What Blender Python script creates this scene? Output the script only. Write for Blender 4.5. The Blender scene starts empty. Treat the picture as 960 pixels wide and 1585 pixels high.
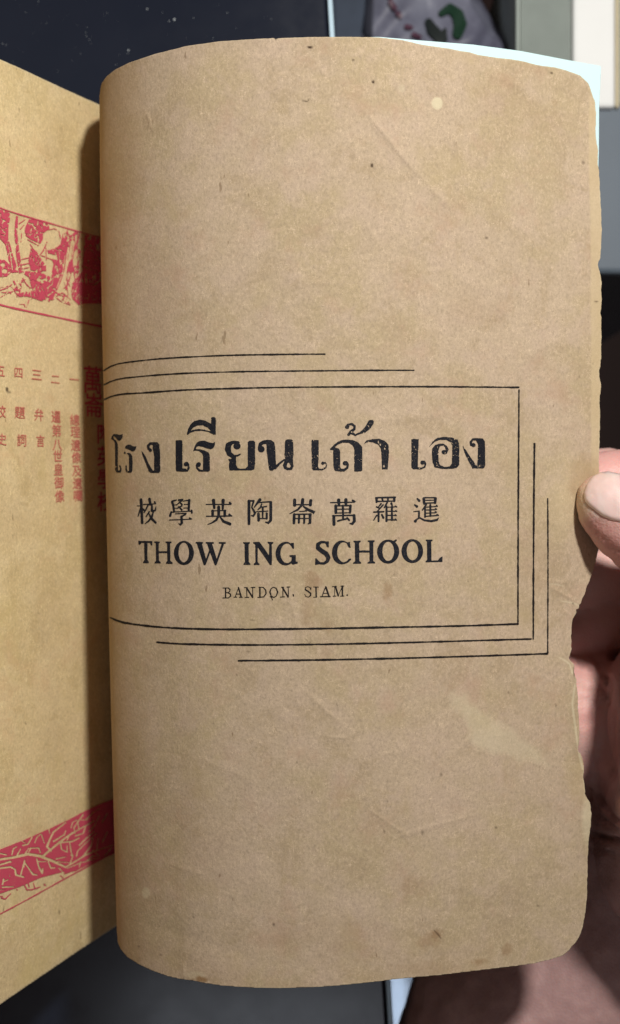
import bpy, bmesh, math, random, json
import numpy as np
from mathutils import Vector, Matrix

random.seed(7)
rng = np.random.default_rng(7)
S = bpy.context.scene

# ------------------------------------------------------------------ camera
CAM_H = 0.2432                      # metres above the crest of the page
VFOV = math.radians(50.0)
K = 2 * math.tan(VFOV / 2) / 1585.0  # metres per photo pixel at one metre
cam_d = bpy.data.cameras.new('camera')
cam = bpy.data.objects.new('camera', cam_d)
S.collection.objects.link(cam)
cam.location = (0, 0, CAM_H)
cam_d.sensor_fit = 'VERTICAL'
cam_d.sensor_height = 24.0
cam_d.lens = 12.0 / math.tan(VFOV / 2)
cam_d.clip_start = 0.01
cam_d.clip_end = 50
cam_d.dof.use_dof = True
cam_d.dof.focus_distance = 0.247
cam_d.dof.aperture_fstop = (cam_d.lens / 1000) / 0.0030
S.camera = cam

# ------------------------------------------------------------------ world
W = bpy.data.worlds.new('World')
S.world = W
W.use_nodes = True
bg = W.node_tree.nodes['Background']
bg.inputs[0].default_value = (1.0, 0.78, 0.68, 1)
bg.inputs[1].default_value = 0.11

# ------------------------------------------------------------------ lamps
def area(name, loc, target, size, power, col, spread=180):
    l = bpy.data.lights.new(name, 'AREA')
    l.shape = 'DISK'
    l.size = size
    l.energy = power
    l.color = col
    l.spread = math.radians(spread)
    o = bpy.data.objects.new(name, l)
    S.collection.objects.link(o)
    o.location = loc
    d = Vector(target) - Vector(loc)
    o.rotation_euler = d.to_track_quat('-Z', 'Y').to_euler()
    return o
area('desk_lamp', (0.132, 0.250, 0.350), (0.02, 0.0, 0), 0.044, 2.5, (1.0, 0.965, 0.91))
fill = area('fill_panel', (-0.02, -0.60, 0.80), (0, 0, 0), 0.48, 0.42, (0.84, 0.90, 1.0))  # added unseen panel: weak fill and a pale reflection on the table
fill.data.shape = 'RECTANGLE'; fill.data.size = 0.36; fill.data.size_y = 0.17

S.view_settings.view_transform = 'Standard'
S.view_settings.look = 'None'
S.view_settings.exposure = 0.0
S.view_settings.gamma = 1.0
S.view_settings.use_curve_mapping = False
S.cycles.use_denoising = True
S.cycles.max_bounces = 6

# ------------------------------------------------------------------ helpers
def wpos(px, py, d):
    """point at depth d below the lens on the sight line of a photo pixel"""
    return np.array([(px - 480) * K * d, (792.5 - py) * K * d, CAM_H - d])

def tag(o, label=None, cat=None, group=None, kind=None):
    if label: o['label'] = label
    if cat: o['category'] = cat
    if group: o['group'] = group
    if kind: o['kind'] = kind
    return o

def empty(name, loc, label, cat, group=None):
    o = bpy.data.objects.new(name, None)
    o.empty_display_size = 0.01
    S.collection.objects.link(o)
    o.location = loc
    return tag(o, label, cat, group)

def link(name, me, mat, parent=None):
    o = bpy.data.objects.new(name, me)
    S.collection.objects.link(o)
    if mat is not None: me.materials.append(mat)
    if parent is not None:
        o.parent = parent
        if parent.type == 'EMPTY': o.matrix_parent_inverse = Matrix.Translation(-Vector(parent.location))
    return o

def mesh_from(verts, tris, name, smooth=True):
    me = bpy.data.meshes.new(name)
    verts = np.asarray(verts, dtype=np.float32)
    tris = np.asarray(tris, dtype=np.int32)
    me.vertices.add(len(verts))
    me.vertices.foreach_set('co', verts.ravel())
    me.loops.add(tris.size)
    me.loops.foreach_set('vertex_index', tris.ravel())
    me.polygons.add(len(tris))
    me.polygons.foreach_set('loop_start', np.arange(0, tris.size, tris.shape[1], dtype=np.int32))
    me.polygons.foreach_set('loop_total', np.full(len(tris), tris.shape[1], dtype=np.int32))
    if smooth: me.polygons.foreach_set('use_smooth', np.ones(len(tris), dtype=bool))
    me.update(calc_edges=True)
    me.validate()
    return me

def set_attr(me, name, vals):
    a = me.attributes.new(name, 'FLOAT', 'POINT')
    a.data.foreach_set('value', np.asarray(vals, dtype=np.float32))

def vnoise(x, y, scale, seed=0, octaves=3):
    """smooth value noise in [-1,1], vectorised"""
    out = np.zeros(np.broadcast(x, y).shape); amp = 1.0; tot = 0
    for o in range(octaves):
        xs = np.asarray(x) / scale * 2**o + seed * 17.31 + o * 5.7
        ys = np.asarray(y) / scale * 2**o + seed * 9.77 + o * 3.1
        xi = np.floor(xs).astype(np.int64); yi = np.floor(ys).astype(np.int64)
        fx = xs - xi; fy = ys - yi
        fx = fx*fx*(3-2*fx); fy = fy*fy*(3-2*fy)
        def h(a, b):
            n = (a * 374761393 + b * 668265263 + seed * 1442695041 + o * 97) & 0xFFFFFFFF
            n = ((n ^ (n >> 13)) * 1274126177) & 0xFFFFFFFF
            n = n ^ (n >> 16)
            return (n & 0xFFFF) / 32767.5 - 1
        v = (h(xi, yi)*(1-fx) + h(xi+1, yi)*fx)*(1-fy) + (h(xi, yi+1)*(1-fx) + h(xi+1, yi+1)*fx)*fy
        out = out + v * amp; tot += amp; amp *= 0.5
    return out / tot

def spline(xk, yk):
    """natural cubic spline through the knots"""
    xk = np.array(xk, float); yk = np.array(yk, float); n = len(xk); h = np.diff(xk)
    A = np.zeros((n, n)); b = np.zeros(n); A[0, 0] = A[-1, -1] = 1
    for i in range(1, n-1):
        A[i, i-1] = h[i-1]; A[i, i] = 2*(h[i-1]+h[i]); A[i, i+1] = h[i]
        b[i] = 3*((yk[i+1]-yk[i])/h[i] - (yk[i]-yk[i-1])/h[i-1])
    c = np.linalg.solve(A, b)
    def f(x):
        x = np.asarray(x, float)
        i = np.clip(np.searchsorted(xk, x) - 1, 0, n-2)
        t = x - xk[i]
        d = (c[i+1]-c[i])/(3*h[i]); bb = (yk[i+1]-yk[i])/h[i] - h[i]*(2*c[i]+c[i+1])/3
        return yk[i] + bb*t + c[i]*t**2 + d*t**3
    return f

# --- flat shapes as signed fields (positive inside), all in sheet units
def f_stroke(X, Y, pts):
    out = np.full(X.shape, -1e3)
    if len(pts) == 1: pts = [pts[0], pts[0]]
    for a, b in zip(pts[:-1], pts[1:]):
        dx, dy = b[0]-a[0], b[1]-a[1]
        L = dx*dx + dy*dy + 1e-9
        t = np.clip(((X-a[0])*dx + (Y-a[1])*dy)/L, 0, 1)
        out = np.maximum(out, a[2] + (b[2]-a[2])*t - np.hypot(X-a[0]-t*dx, Y-a[1]-t*dy))
    return out

def f_poly(X, Y, loops):
    dist = np.full(X.shape, 1e3); wn = np.zeros(X.shape, int)
    for pts in loops:
        P = np.asarray(pts, float)[:, :2]; Q = np.roll(P, -1, axis=0)
        for a, b in zip(P, Q):
            dx, dy = b - a; L = dx*dx + dy*dy
            if L < 1e-12: continue
            t = np.clip(((X-a[0])*dx + (Y-a[1])*dy)/L, 0, 1)
            dist = np.minimum(dist, np.hypot(X-a[0]-t*dx, Y-a[1]-t*dy))
            cr = dx*(Y-a[1]) - dy*(X-a[0])
            wn += ((a[1] <= Y) & (b[1] > Y) & (cr > 0)).astype(int)
            wn -= ((a[1] > Y) & (b[1] <= Y) & (cr < 0)).astype(int)
    return np.where(wn != 0, dist, -dist)

def f_ellipse(X, Y, cx, cy, rx, ry):
    q = np.hypot((X-cx)/rx, (Y-cy)/ry)
    return (1 - q) * min(rx, ry)

class Sheet:
    """a raster of signed distance on which print is laid down, then contoured"""
    def __init__(self, x0, y0, x1, y1, cell):
        self.xs = np.arange(x0, x1, cell); self.ys = np.arange(y0, y1, cell)
        self.F = np.full((len(self.ys), len(self.xs)), -50.0); self.cell = cell
    def _win(self, bx, pad=3):
        i0 = max(0, np.searchsorted(self.xs, bx[0]-pad)); i1 = min(len(self.xs), np.searchsorted(self.xs, bx[2]+pad))
        j0 = max(0, np.searchsorted(self.ys, bx[1]-pad)); j1 = min(len(self.ys), np.searchsorted(self.ys, bx[3]+pad))
        if i1 <= i0 or j1 <= j0: return None
        X, Y = np.meshgrid(self.xs[i0:i1], self.ys[j0:j1])
        return (slice(j0, j1), slice(i0, i1)), X, Y
    def _bb(self, pts):
        P = np.asarray([p[:2] for p in pts], float); r = max([p[2] if len(p) > 2 else 0 for p in pts])
        return P[:, 0].min()-r, P[:, 1].min()-r, P[:, 0].max()+r, P[:, 1].max()+r
    def put(self, fn, bb, cut=False):
        w = self._win(bb)
        if w is None: return
        sl, X, Y = w; f = fn(X, Y)
        self.F[sl] = np.minimum(self.F[sl], -f) if cut else np.maximum(self.F[sl], f)
    def stroke(self, pts, cut=False): self.put(lambda X, Y: f_stroke(X, Y, pts), self._bb(pts), cut)
    def poly(self, *loops, cut=False): self.put(lambda X, Y: f_poly(X, Y, loops), self._bb([p for l in loops for p in l]), cut)
    def wear(self, scale, amp, seed, speck=0.0):
        X, Y = np.meshgrid(self.xs, self.ys)
        self.F = self.F + amp * vnoise(X, Y, scale, seed, 3)
        if speck:
            n = vnoise(X, Y, 1.5, seed+5, 2) + 0.25 * vnoise(X, Y, 22, seed+9, 2)
            self.F = np.minimum(self.F, (speck - n) * 2.0)

def contour(F, xs, ys):
    ny, nx = F.shape
    ins = F > 0
    cell = ins[:-1, :-1] | ins[1:, :-1] | ins[:-1, 1:] | ins[1:, 1:]
    J, I = np.nonzero(cell)
    def cor(dj, di):
        return np.stack([xs[I+di], ys[J+dj], F[J+dj, I+di]], axis=1)
    A, B, C, D = cor(0, 0), cor(0, 1), cor(1, 1), cor(1, 0)
    T = np.concatenate([np.stack([A, C, B], 1), np.stack([A, D, C], 1)], 0)   # (n,3,3)
    n_in = (T[:, :, 2] > 0).sum(1)
    out = [T[n_in == 3][:, :, :2]]
    def lerp(p, q):
        t = p[:, 2]/(p[:, 2]-q[:, 2])
        return p[:, :2] + (q[:, :2]-p[:, :2])*t[:, None]
    for k in range(3):
        m = (n_in == 1) & (T[:, k, 2] > 0); t = T[m]
        a, b, c = t[:, k], t[:, (k+1) % 3], t[:, (k+2) % 3]
        out.append(np.stack([a[:, :2], lerp(a, b), lerp(a, c)], 1))
        m = (n_in == 2) & (T[:, k, 2] <= 0); t = T[m]
        a, b, c = t[:, k], t[:, (k+1) % 3], t[:, (k+2) % 3]
        ab, ca = lerp(b, a), lerp(c, a)
        out.append(np.stack([ab, b[:, :2], c[:, :2]], 1))
        out.append(np.stack([ab, c[:, :2], ca], 1))
    P = np.concatenate(out, 0).reshape(-1, 2)
    step = min(np.diff(xs).min(), np.diff(ys).min())
    key = np.round(P / (step*1e-3)).astype(np.int64)
    _, idx, inv = np.unique(key[:, 0]*(1 << 31) + key[:, 1], return_index=True, return_inverse=True)
    tri = inv.reshape(-1, 3)
    ok = (tri[:, 0] != tri[:, 1]) & (tri[:, 1] != tri[:, 2]) & (tri[:, 0] != tri[:, 2])
    return P[idx], tri[ok]

# ------------------------------------------------------------------ materials
class M:
    def __init__(self, name):
        self.m = bpy.data.materials.new(name); self.m.use_nodes = True
        self.t = self.m.node_tree; self.N = self.t.nodes; self.L = self.t.links
        self.b = self.N['Principled BSDF']
        self.co = self.N.new('ShaderNodeTexCoord').outputs['Object']
    def _in(self, s, v):
        if hasattr(v, 'is_output') or isinstance(v, bpy.types.NodeSocket): self.L.new(v, s)
        elif isinstance(v, (tuple, list)) and len(v) == 3 and s.type == 'RGBA': s.default_value = (*v, 1)
        else: s.default_value = v
    def map(self, sc, vec=None):
        n = self.N.new('ShaderNodeMapping'); self.L.new(vec or self.co, n.inputs[0]); n.inputs['Scale'].default_value = sc
        return n.outputs[0]
    def noise(self, scale, detail=4, rough=0.55, vec=None, dist=0):
        n = self.N.new('ShaderNodeTexNoise'); self.L.new(vec or self.co, n.inputs['Vector'])
        n.inputs['Scale'].default_value = scale; n.inputs['Detail'].default_value = detail
        n.inputs['Roughness'].default_value = rough; n.inputs['Distortion'].default_value = dist
        return n.outputs[0]
    def ramp(self, fac, a, b, lo=0.0, hi=1.0):
        n = self.N.new('ShaderNodeMapRange'); n.interpolation_type = 'SMOOTHSTEP'
        self._in(n.inputs[0], fac); n.inputs[1].default_value = a; n.inputs[2].default_value = b
        n.inputs[3].default_value = lo; n.inputs[4].default_value = hi
        return n.outputs[0]
    def mix(self, f, a, b, mode='MIX'):
        n = self.N.new('ShaderNodeMix'); n.data_type = 'RGBA'; n.blend_type = mode
        self._in(n.inputs[0], f); self._in(n.inputs[6], a); self._in(n.inputs[7], b)
        return n.outputs[2]
    def math(self, op, a, b=0.0):
        n = self.N.new('ShaderNodeMath'); n.operation = op
        self._in(n.inputs[0], a); self._in(n.inputs[1], b)
        return n.outputs[0]
    def attr(self, name):
        n = self.N.new('ShaderNodeAttribute'); n.attribute_name = name
        return n.outputs['Fac']
    def bump(self, h, strength, dist):
        n = self.N.new('ShaderNodeBump'); self._in(n.inputs['Height'], h)
        n.inputs['Strength'].default_value = strength; n.inputs['Distance'].default_value = dist
        self.L.new(n.outputs[0], self.b.inputs['Normal'])
        return n
    def set(self, **kw):
        for k, v in kw.items(): self._in(self.b.inputs[k.replace('_', ' ')], v)
        return self

def paper(name, base, dark, light, marks=True, aged=1.0):
    m = M(name)
    big = m.noise(28, 4, 0.6)
    mid = m.noise(130, 4, 0.6)
    fib = m.noise(1700, 4, 0.65, m.map((1.0, 0.68, 1.0)))
    fin = m.noise(3600, 2, 0.6, m.map((1.0, 0.6, 1)))
    hair = m.noise(900, 2, 0.5, m.map((2.2, 0.5, 1)), 0.6)
    hair2 = m.noise(800, 2, 0.5, m.map((0.5, 2.0, 1)), 0.8)
    def thread(n_, w_): return m.ramp(m.math('ABSOLUTE', m.math('SUBTRACT', n_, 0.5)), w_, 0.0)
    sel = m.noise(420, 2, 0.5)
    c = m.mix(m.ramp(big, 0.44, 0.56), base, dark)
    c = m.mix(m.ramp(mid, 0.42, 0.72, 0, 0.55), c, light)
    pat = m.noise(75, 6, 0.75, None, 0.4)
    c = m.mix(m.ramp(pat, 0.50, 0.64, 0, 0.72), c, tuple(v*k for v, k in zip(base, (0.84, 0.82, 0.74))))
    c = m.mix(m.ramp(pat, 0.47, 0.34, 0, 0.5), c, tuple(v*k for v, k in zip(base, (1.06, 1.05, 1.12))))
    c = m.mix(m.ramp(fib, 0.50, 0.70, 0, 0.46*aged), c, tuple(v*0.62 for v in base))
    c = m.mix(m.ramp(fib, 0.50, 0.30, 0, 0.46*aged), c, tuple(min(1, v*1.32) for v in base))
    c = m.mix(m.ramp(fin, 0.52, 0.72, 0, 0.36), c, tuple(v*0.6 for v in base))
    c = m.mix(m.math('MULTIPLY', m.math('MAXIMUM', thread(hair, 0.012), thread(hair2, 0.010)), m.ramp(sel, 0.48, 0.58, 0, 0.75)), c, tuple(min(1, v*1.55) for v in base))
    # dark husks in the pulp, pinkish foxing
    husk = m.noise(620, 2, 0.5, m.map((1.0, 0.35, 1)))
    c = m.mix(m.ramp(husk, 0.735, 0.78, 0, 0.5), c, (0.13, 0.075, 0.035))
    fox = m.noise(62, 5, 0.7)
    c = m.mix(m.ramp(fox, 0.52, 0.70, 0, 0.45), c, (base[0]*0.92, base[1]*0.78, base[2]*0.76))
    olv = m.noise(45, 4, 0.65, m.map((1.1, 0.9, 1.3)))
    c = m.mix(m.ramp(olv, 0.55, 0.72, 0, 0.5), c, (base[0]*0.88, base[1]*0.88, base[2]*0.70))
    if marks:
        c = m.mix(m.math('MULTIPLY', m.attr('strip'), 0.6), c, (0.54, 0.43, 0.26))
        c = m.mix(m.math('MULTIPLY', m.attr('pale'), m.ramp(mid, 0.3, 0.7, 0.65, 0.95)), c, (0.60, 0.53, 0.36))
        c = m.mix(m.math('MULTIPLY', m.attr('stain'), m.ramp(mid, 0.35, 0.6, 0.6, 1.25)), c, (0.27, 0.165, 0.085))
        c = m.mix(m.math('MULTIPLY', m.attr('toned_shaded'), m.ramp(pat, 0.3, 0.7, 0.7, 1.0)), c, (0.36, 0.225, 0.095))
        c = m.mix(m.attr('fleck'), c, (0.045, 0.025, 0.015))
    m.set(Base_Color=c, Roughness=0.88, Specular_IOR_Level=0.18)
    h = m.math('ADD', m.math('MULTIPLY', fib, 1.0), m.math('MULTIPLY', mid, 1.6))
    m.bump(h, 0.42, 0.00025)
    return m.m

PAPER = paper('aged_tan_paper', (0.450, 0.351, 0.245), (0.418, 0.328, 0.203), (0.472, 0.360, 0.275))
PAPER_L = paper('aged_yellow_paper', (0.685, 0.535, 0.295), (0.63, 0.49, 0.255), (0.73, 0.59, 0.35))

def ink(name, col, worn, amount):
    m = M(name)
    n = m.noise(2400, 3, 0.7)
    n2 = m.noise(220, 2, 0.5)
    f = m.math('MULTIPLY', m.ramp(n, 0.48, 0.72), m.ramp(n2, 0.25, 0.75, 0.25, 1.0))
    c = m.mix(m.math('MULTIPLY', f, amount), col, worn)
    m.set(Base_Color=c, Roughness=0.7, Specular_IOR_Level=0.12)
    m.bump(n, 0.3, 0.0001)
    return m.m
INK = ink('black_printing_ink', (0.010, 0.011, 0.016), (0.10, 0.085, 0.075), 0.5)
INK2 = ink('thin_black_ink', (0.012, 0.010, 0.010), (0.08, 0.06, 0.05), 0.4)
RED = ink('red_printing_ink', (0.56, 0.075, 0.125), (0.56, 0.20, 0.15), 0.6)
REDT = ink('red_letter_ink', (0.54, 0.15, 0.115), (0.58, 0.36, 0.24), 0.9)

# ------------------------------------------------------------------ the right page, a curled leaf
D0 = CAM_H
_ul = spline([0, 140, 290, 515, 800, 1000, 1200, 1440, 1600], [153, 154, 155, 158.5, 165, 169.5, 174.6, 181, 185])
def uL(y): return _ul(np.clip(y, 0, 1600))
UR = 930.0
_r = spline([-0.34, -0.27, -0.18, -0.09, 0, 0.119, 0.243, 0.333, 0.419, 0.49, 0.648, 0.758, 0.839, 0.912, 1.0, 1.08],
            [1.300, 1.258, 1.205, 1.158, 1.120, 1.088, 1.0575, 1.0375, 1.020, 1.0105, 1.0, 1.0055, 1.0205, 1.0425, 1.070, 1.10])

def crease(X, Y, x0, y0, x1, y1, w, h):
    dx, dy = x1-x0, y1-y0; L = math.hypot(dx, dy)
    t = ((X-x0)*dx + (Y-y0)*dy)/L; s = ((X-x0)*dy - (Y-y0)*dx)/L
    e = np.clip(t/(0.25*L), 0, 1)*np.clip((L-t)/(0.25*L), 0, 1)
    return h * e * np.exp(-np.abs(s/w)**1.3)

def wave(X, Y):
    """small waviness and creases of the leaf, metres towards the reader"""
    g = np.clip((X-230)/200, 0, 1)
    w = 0.00042*g*vnoise(X, Y, 230, 3, 2) + 0.00016*g*vnoise(X, Y, 60, 4, 3)
    w = w + crease(X, Y, 560, 165, 650, 275, 5, 0.00026) + crease(X, Y, 630, 250, 712, 335, 6, 0.00018) + 0.7*crease(X, Y, 555, 155, 730, 365, 24, 0.0004)
    for (x0, y0, x1, y1, w_, h_) in [(225,170,238,205,2.5,.00014),(560,335,600,400,4,.00012),(640,250,700,300,3,.0001),(460,1060,540,1130,4,.00013),(560,1245,640,1300,3,.00013),(595,1300,760,1255,4,.00014),(690,430,850,470,9,.00018),(300,1170,420,1220,6,.00012),(420,430,560,445,9,.00014),(700,1170,740,1130,3,.00014),(500,1140,545,1143,2.5,.00012),(640,1180,600,1250,3,.0001),(240,1330,330,1360,6,.00012),(440,905,470,990,4,.00013),(800,560,880,520,8,.00016),(285,1490,283,1515,2,.0002),(460,1520,462,1500,2,.00015),(700,90,840,150,10,.0003)]:
        w = w + 0.9*crease(X, Y, x0, y0, x1, y1, w_, h_)
    w = w - crease(X, Y, 640, 250, 760, 330, 20, 0.00025)
    w = w + crease(X, Y, 640, 690, 745, 735, 12, 0.00022)
    w = w + crease(X, Y, 560, 655, 700, 640, 10, 0.00016)
    w = w + crease(X, Y, 700, 250, 860, 420, 25, 0.00030)
    w = w + crease(X, Y, 480, 905, 560, 1010, 10, 0.00018)
    w = w + crease(X, Y, 846, 905, 900, 935, 4, 0.00022)
    w = w + crease(X, Y, 835, 898, 885, 902, 2.5, 0.00014)
    w = w - crease(X, Y, 190, 1420, 420, 1490, 16, 0.00020)
    # dented round the thumb
    w = w - 0.0028*np.exp(-(((X-945)/45)**2 + ((Y-805)/90)**2))
    w = w + 0.0011*np.exp(-(((X-874)/24)**2 + ((Y-810)/95)**2))
    # lifted torn lip along the lower right edge
    w = w + 0.0009*np.exp(-np.abs((X-905)/16.0)**1.5)*np.clip((Y-1180)/60, 0, 1)*np.clip((1330-Y)/60, 0, 1)
    w = w + 0.0008*np.exp(-np.abs((X-893)/9.0)**1.5)*np.clip((Y-1020)/30, 0, 1)*np.clip((1180-Y)/30, 0, 1)
    return w

def page_pts(a, Y, off=0.0):
    """a: 0 at the outline of the curl, 1 at the right rim; negative underneath"""
    ul = uL(Y)
    px = ul + (UR-ul)*a*a
    d = D0*_r(a) - np.where(a > 0, wave(px, Y), 0) - off
    return np.stack([(px-480)*K*d, (792.5-Y)*K*d, CAM_H-d], -1)

def page_lift(X, Y, off=0.0):
    a = np.sqrt(np.clip((X-uL(Y))/(UR-uL(Y)), 0, 1.3))
    return page_pts(a, Y, off)

RIGHT_EDGE = [(898,117),(911,129),(917,146),(921,158),(923,182),(922.5,194),(921.8,211),(924,220),(926,234),(925,254),(927,262),(928,275),(929.7,312),(931,335),(931.7,358),(930.4,380),
 (929.8,399),(927,404),(925.5,410),(928,418),(930,427),(931,444),(931.5,461),(930.6,478),(929,485),(931,491),(931.2,520),(930.4,552),(929,568),(926.8,575),(928.5,586),(930,594.6),(929.6,606),
 (928,620),(929,637),(928.4,660),(928,689),(927.6,702),(927,735),(927,800),(926,850),(922,870),(919,880),(916,889),(913,896),(910,906),(907.5,912),(905.5,920),(902,926),(900.6,931),(899.5,934),(897,936),(896.5,940),(895.5,942),(892,944),
 (892.5,948),(889.4,954),(887,958),(886,962),(884.5,972),(885,981),(883.2,984),(885.2,990),(885,1004.6),(883,1010),(881.5,1015),(881,1019),(884,1023),(886.5,1026),(889,1030),(889.5,1046),(892,1050),(892.5,1060),(894,1070),
 (895,1090),(894.6,1098),(896,1110),(897,1132),(896.8,1147),(895,1158.7),(895,1162.5),(898,1166),(900.6,1170),(902.5,1173),(903.4,1180),(903.6,1206),(906,1225),(905.4,1228),(909,1236),(913,1242),(914.8,1250),(915.7,1257),(915.2,1268),(914.8,1274),(912.8,1290),(911,1308),
 (909.5,1340),(908.6,1384),(907,1400),(906,1412.5),(904.8,1421),(903,1429),(901.5,1437),(899,1445),(895,1453),(890,1459.6),(884,1467),(877.5,1474),(873,1478),(869,1480)]
TOP = [(154.6,146),(155.4,138),(157.4,129),(165,118.5),(178,108),(200,97),(240,83.5),(290,71),(340,64),(400,60),(423,59),(427,60.6),(431,59.2),(480,57.3),(540,57),(586,58),(623,66*0+62),(640,66),(652,69),(680,73),(694,75),(715,79.5),(728,81),(740,85),(773,90),(790,91.5),(811,95),(830,100.5),(844,102.5),(860,104.5),(877,109)]
BOT = [(852,1485),(827.5,1491),(800,1495),(773,1498),(732,1503),(682,1509),(644,1512.5),(607,1516),(582,1519.5),(560,1521.7),(527,1525),(485,1528),(431,1529.5),(385,1528.3),(343,1525.5),(314,1521),(300,1517.8),(281,1515.5),(260,1511),(235,1502),(214,1492),(197,1481),(187,1469)]

booklet = empty('open_booklet', (-0.052, 0, -0.055), 'open old booklet of browned paper with a curled right leaf and red printed left page', 'booklet')

pole = []
for aa in np.linspace(0.02, -0.34, 15):
    rr = float(_r(aa)); v = 792.5 - 735.5/rr*0.999
    pole.append((154 + 776*aa*abs(aa), max(v, 150) - 190*max(0, -aa)))
pole_b = []
for aa in np.linspace(-0.34, 0.02, 15):
    rr = float(_r(aa)); v = 792.5 + 737/rr
    pole_b.append((182 + 748*aa*abs(aa), v))
pole_b[-1] = (182.3, 1458)
# a unfolded outline: x is the sight-line column, mirrored to the left where the leaf turns under
outline = TOP + RIGHT_EDGE + BOT + pole_b[::-1] + pole[::-1]

a_nodes = np.concatenate([np.arange(-0.33, 0.0, 0.011), np.sqrt(np.concatenate([np.linspace(0, 0.2, 18)**2*0 + np.linspace(0, 0.2, 18)**2, np.arange(0.2**2+0.0026, 0.93, 0.0026), np.arange(0.93, 1.012, 0.00135)]))])
a_nodes = np.unique(np.round(a_nodes, 6))
y_nodes = np.arange(40, 1550, 1.8)
AA, YY = np.meshgrid(a_nodes, y_nodes)
UU = uL(YY) + (UR-uL(YY))*AA*np.abs(AA)
F = f_poly(UU, YY, [outline])
F = np.where(UU > 250, F + 0.35*vnoise(UU, YY, 5, 8, 2) + np.where((UU > 870) & (YY > 140), 0.9*vnoise(UU, YY, 6, 18, 3) + 1.1*np.minimum(0, vnoise(UU*0.3, YY, 9, 19, 2)+0.2), 0), F)
P, T = contour(F, a_nodes, y_nodes)
me = mesh_from(page_pts(P[:, 0], P[:, 1]), T, 'right_page')
pa, pv = P[:, 0], P[:, 1]
pu = np.where(pa > 0, uL(pv) + (UR-uL(pv))*pa*pa, -100)
def soft(f, w): return np.clip(f/w + 0.5, 0, 1)
pale = np.zeros(len(P)); stain = pale.copy(); fleck = pale.copy()
pale = np.maximum(pale, soft(f_ellipse(pu, pv, 677, 160, 8.5, 9.5), 1.5))
pale = np.maximum(pale, 0.8*soft(f_ellipse(pu, pv, 226, 1382, 6, 8.5), 2))
blot = f_poly(pu, pv, [[(700,1073),(722,1073),(734,1090),(762,1112),(795,1134),(822,1152),(836,1165),(850,1185),(822,1180),(790,1170),(765,1165),(740,1162),(728,1140),(718,1112),(694,1096)]])
pale = np.maximum(pale, 0.45*soft(blot + 7*vnoise(pu, pv, 14, 21, 4), 12))
pale = np.maximum(pale, 0.75*soft(f_ellipse(pu, pv, 913, 1268, 11, 42), 6))
pale = np.maximum(pale, 0.45*soft(f_ellipse(pu, pv, 303, 1510, 14, 7)+2*vnoise(pu, pv, 7, 23), 4))
pale = np.maximum(pale, 0.35*soft(f_ellipse(pu, pv, 622, 137, 5, 6), 4))
# pale rubbed rim all round
Fo = f_poly(pu, pv, [outline])
rim = np.clip(1 - Fo/2.2, 0, 1)*np.where(pu > 400, 1, 0.3)*np.clip(0.6+0.6*vnoise(pu, pv, 30, 31), 0, 1)
pale = np.maximum(pale, 0.7*rim)
# torn feather edge along the ragged part
lip = soft(f_stroke(pu, pv, [(890,1060,1.2),(886,1090,1.4),(890,1120,1.6),(894,1150,1.5),(898,1172,2),(902,1190,1.5)]), 1.5)
pale = np.maximum(pale, 0.8*lip)
pale = np.maximum(pale, 0.7*soft(f_stroke(pu, pv, [(868,930,0.7),(880,932,1.0),(891,935,1.4),(897,938,1)]), 1.2))
pale = np.maximum(pale, 0.5*soft(f_stroke(pu, pv, [(848,905,0.6),(858,904,1.0),(872,907,0.7)]), 1.2))
pale = np.maximum(pale, 0.8*soft(f_stroke(pu, pv, [(865,1017,0.6),(874,1022,1.4),(882,1028,1.2),(886,1042,1.6)]), 1.2))
strip = soft(pu - (911 + 4*np.clip((pv-200)/200, 0, 1) + 1.5*vnoise(pu*0, pv, 60, 33)), 3.0)*np.clip((770-pv)/60, 0, 1)*np.clip((pv-128)/40, 0, 1)
strip = np.maximum(strip, 0.55*soft(f_ellipse(pu, pv, 890, 775, 40, 60)+14*vnoise(pu, pv, 30, 35), 40))
def st(cx, cy, rx, ry, k, s, soft_w=8):
    global stain
    f = f_ellipse(pu, pv, cx, cy, rx, ry) + min(rx, ry)*0.7*vnoise(pu, pv, max(5, min(rx, ry)*0.6), s, 3)
    stain = np.maximum(stain, k*soft(f, soft_w))
st(482, 900, 12, 14, 0.45, 41); st(478, 940, 10, 30, 0.30, 42); st(508, 968, 8, 10, 0.35, 43); st(600, 915, 6, 14, 0.4, 44, 5)
st(676, 1449, 9, 8, 0.60, 45, 6); st(664, 1456, 18, 12, 0.35, 46, 9); st(785, 1470, 9, 9, 0.45, 47, 6); st(742, 1488, 10, 5, 0.5, 48, 4)
st(655, 1500, 40, 10, 0.25, 49, 12); st(310, 1516, 12, 4, 0.8, 50, 4); st(830, 190, 60, 25, 0.16, 51, 30); st(770, 150, 40, 40, 0.14, 52, 30)
st(830, 850, 28, 60, 0.18, 53, 30); st(905, 255+490, 22, 30, 0.3, 54, 20); st(640, 1372, 22, 14, 0.22, 55, 12)
st(300, 1300, 60, 90, 0.10, 56, 50); st(240, 480, 25, 120, 0.16, 57, 40); st(735, 475, 40, 30, 0.12, 58, 25); st(520, 1450, 60, 30, 0.14, 59, 30)
st(215, 1300, 30, 160, 0.22, 60, 40); st(200, 220, 30, 120, 0.16, 61, 40); st(860, 160, 6, 5, 0.3, 62, 5)
st(450, 720, 8, 60, 0.10, 63, 16); st(575, 860, 20, 20, 0.12, 64, 12)
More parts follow.
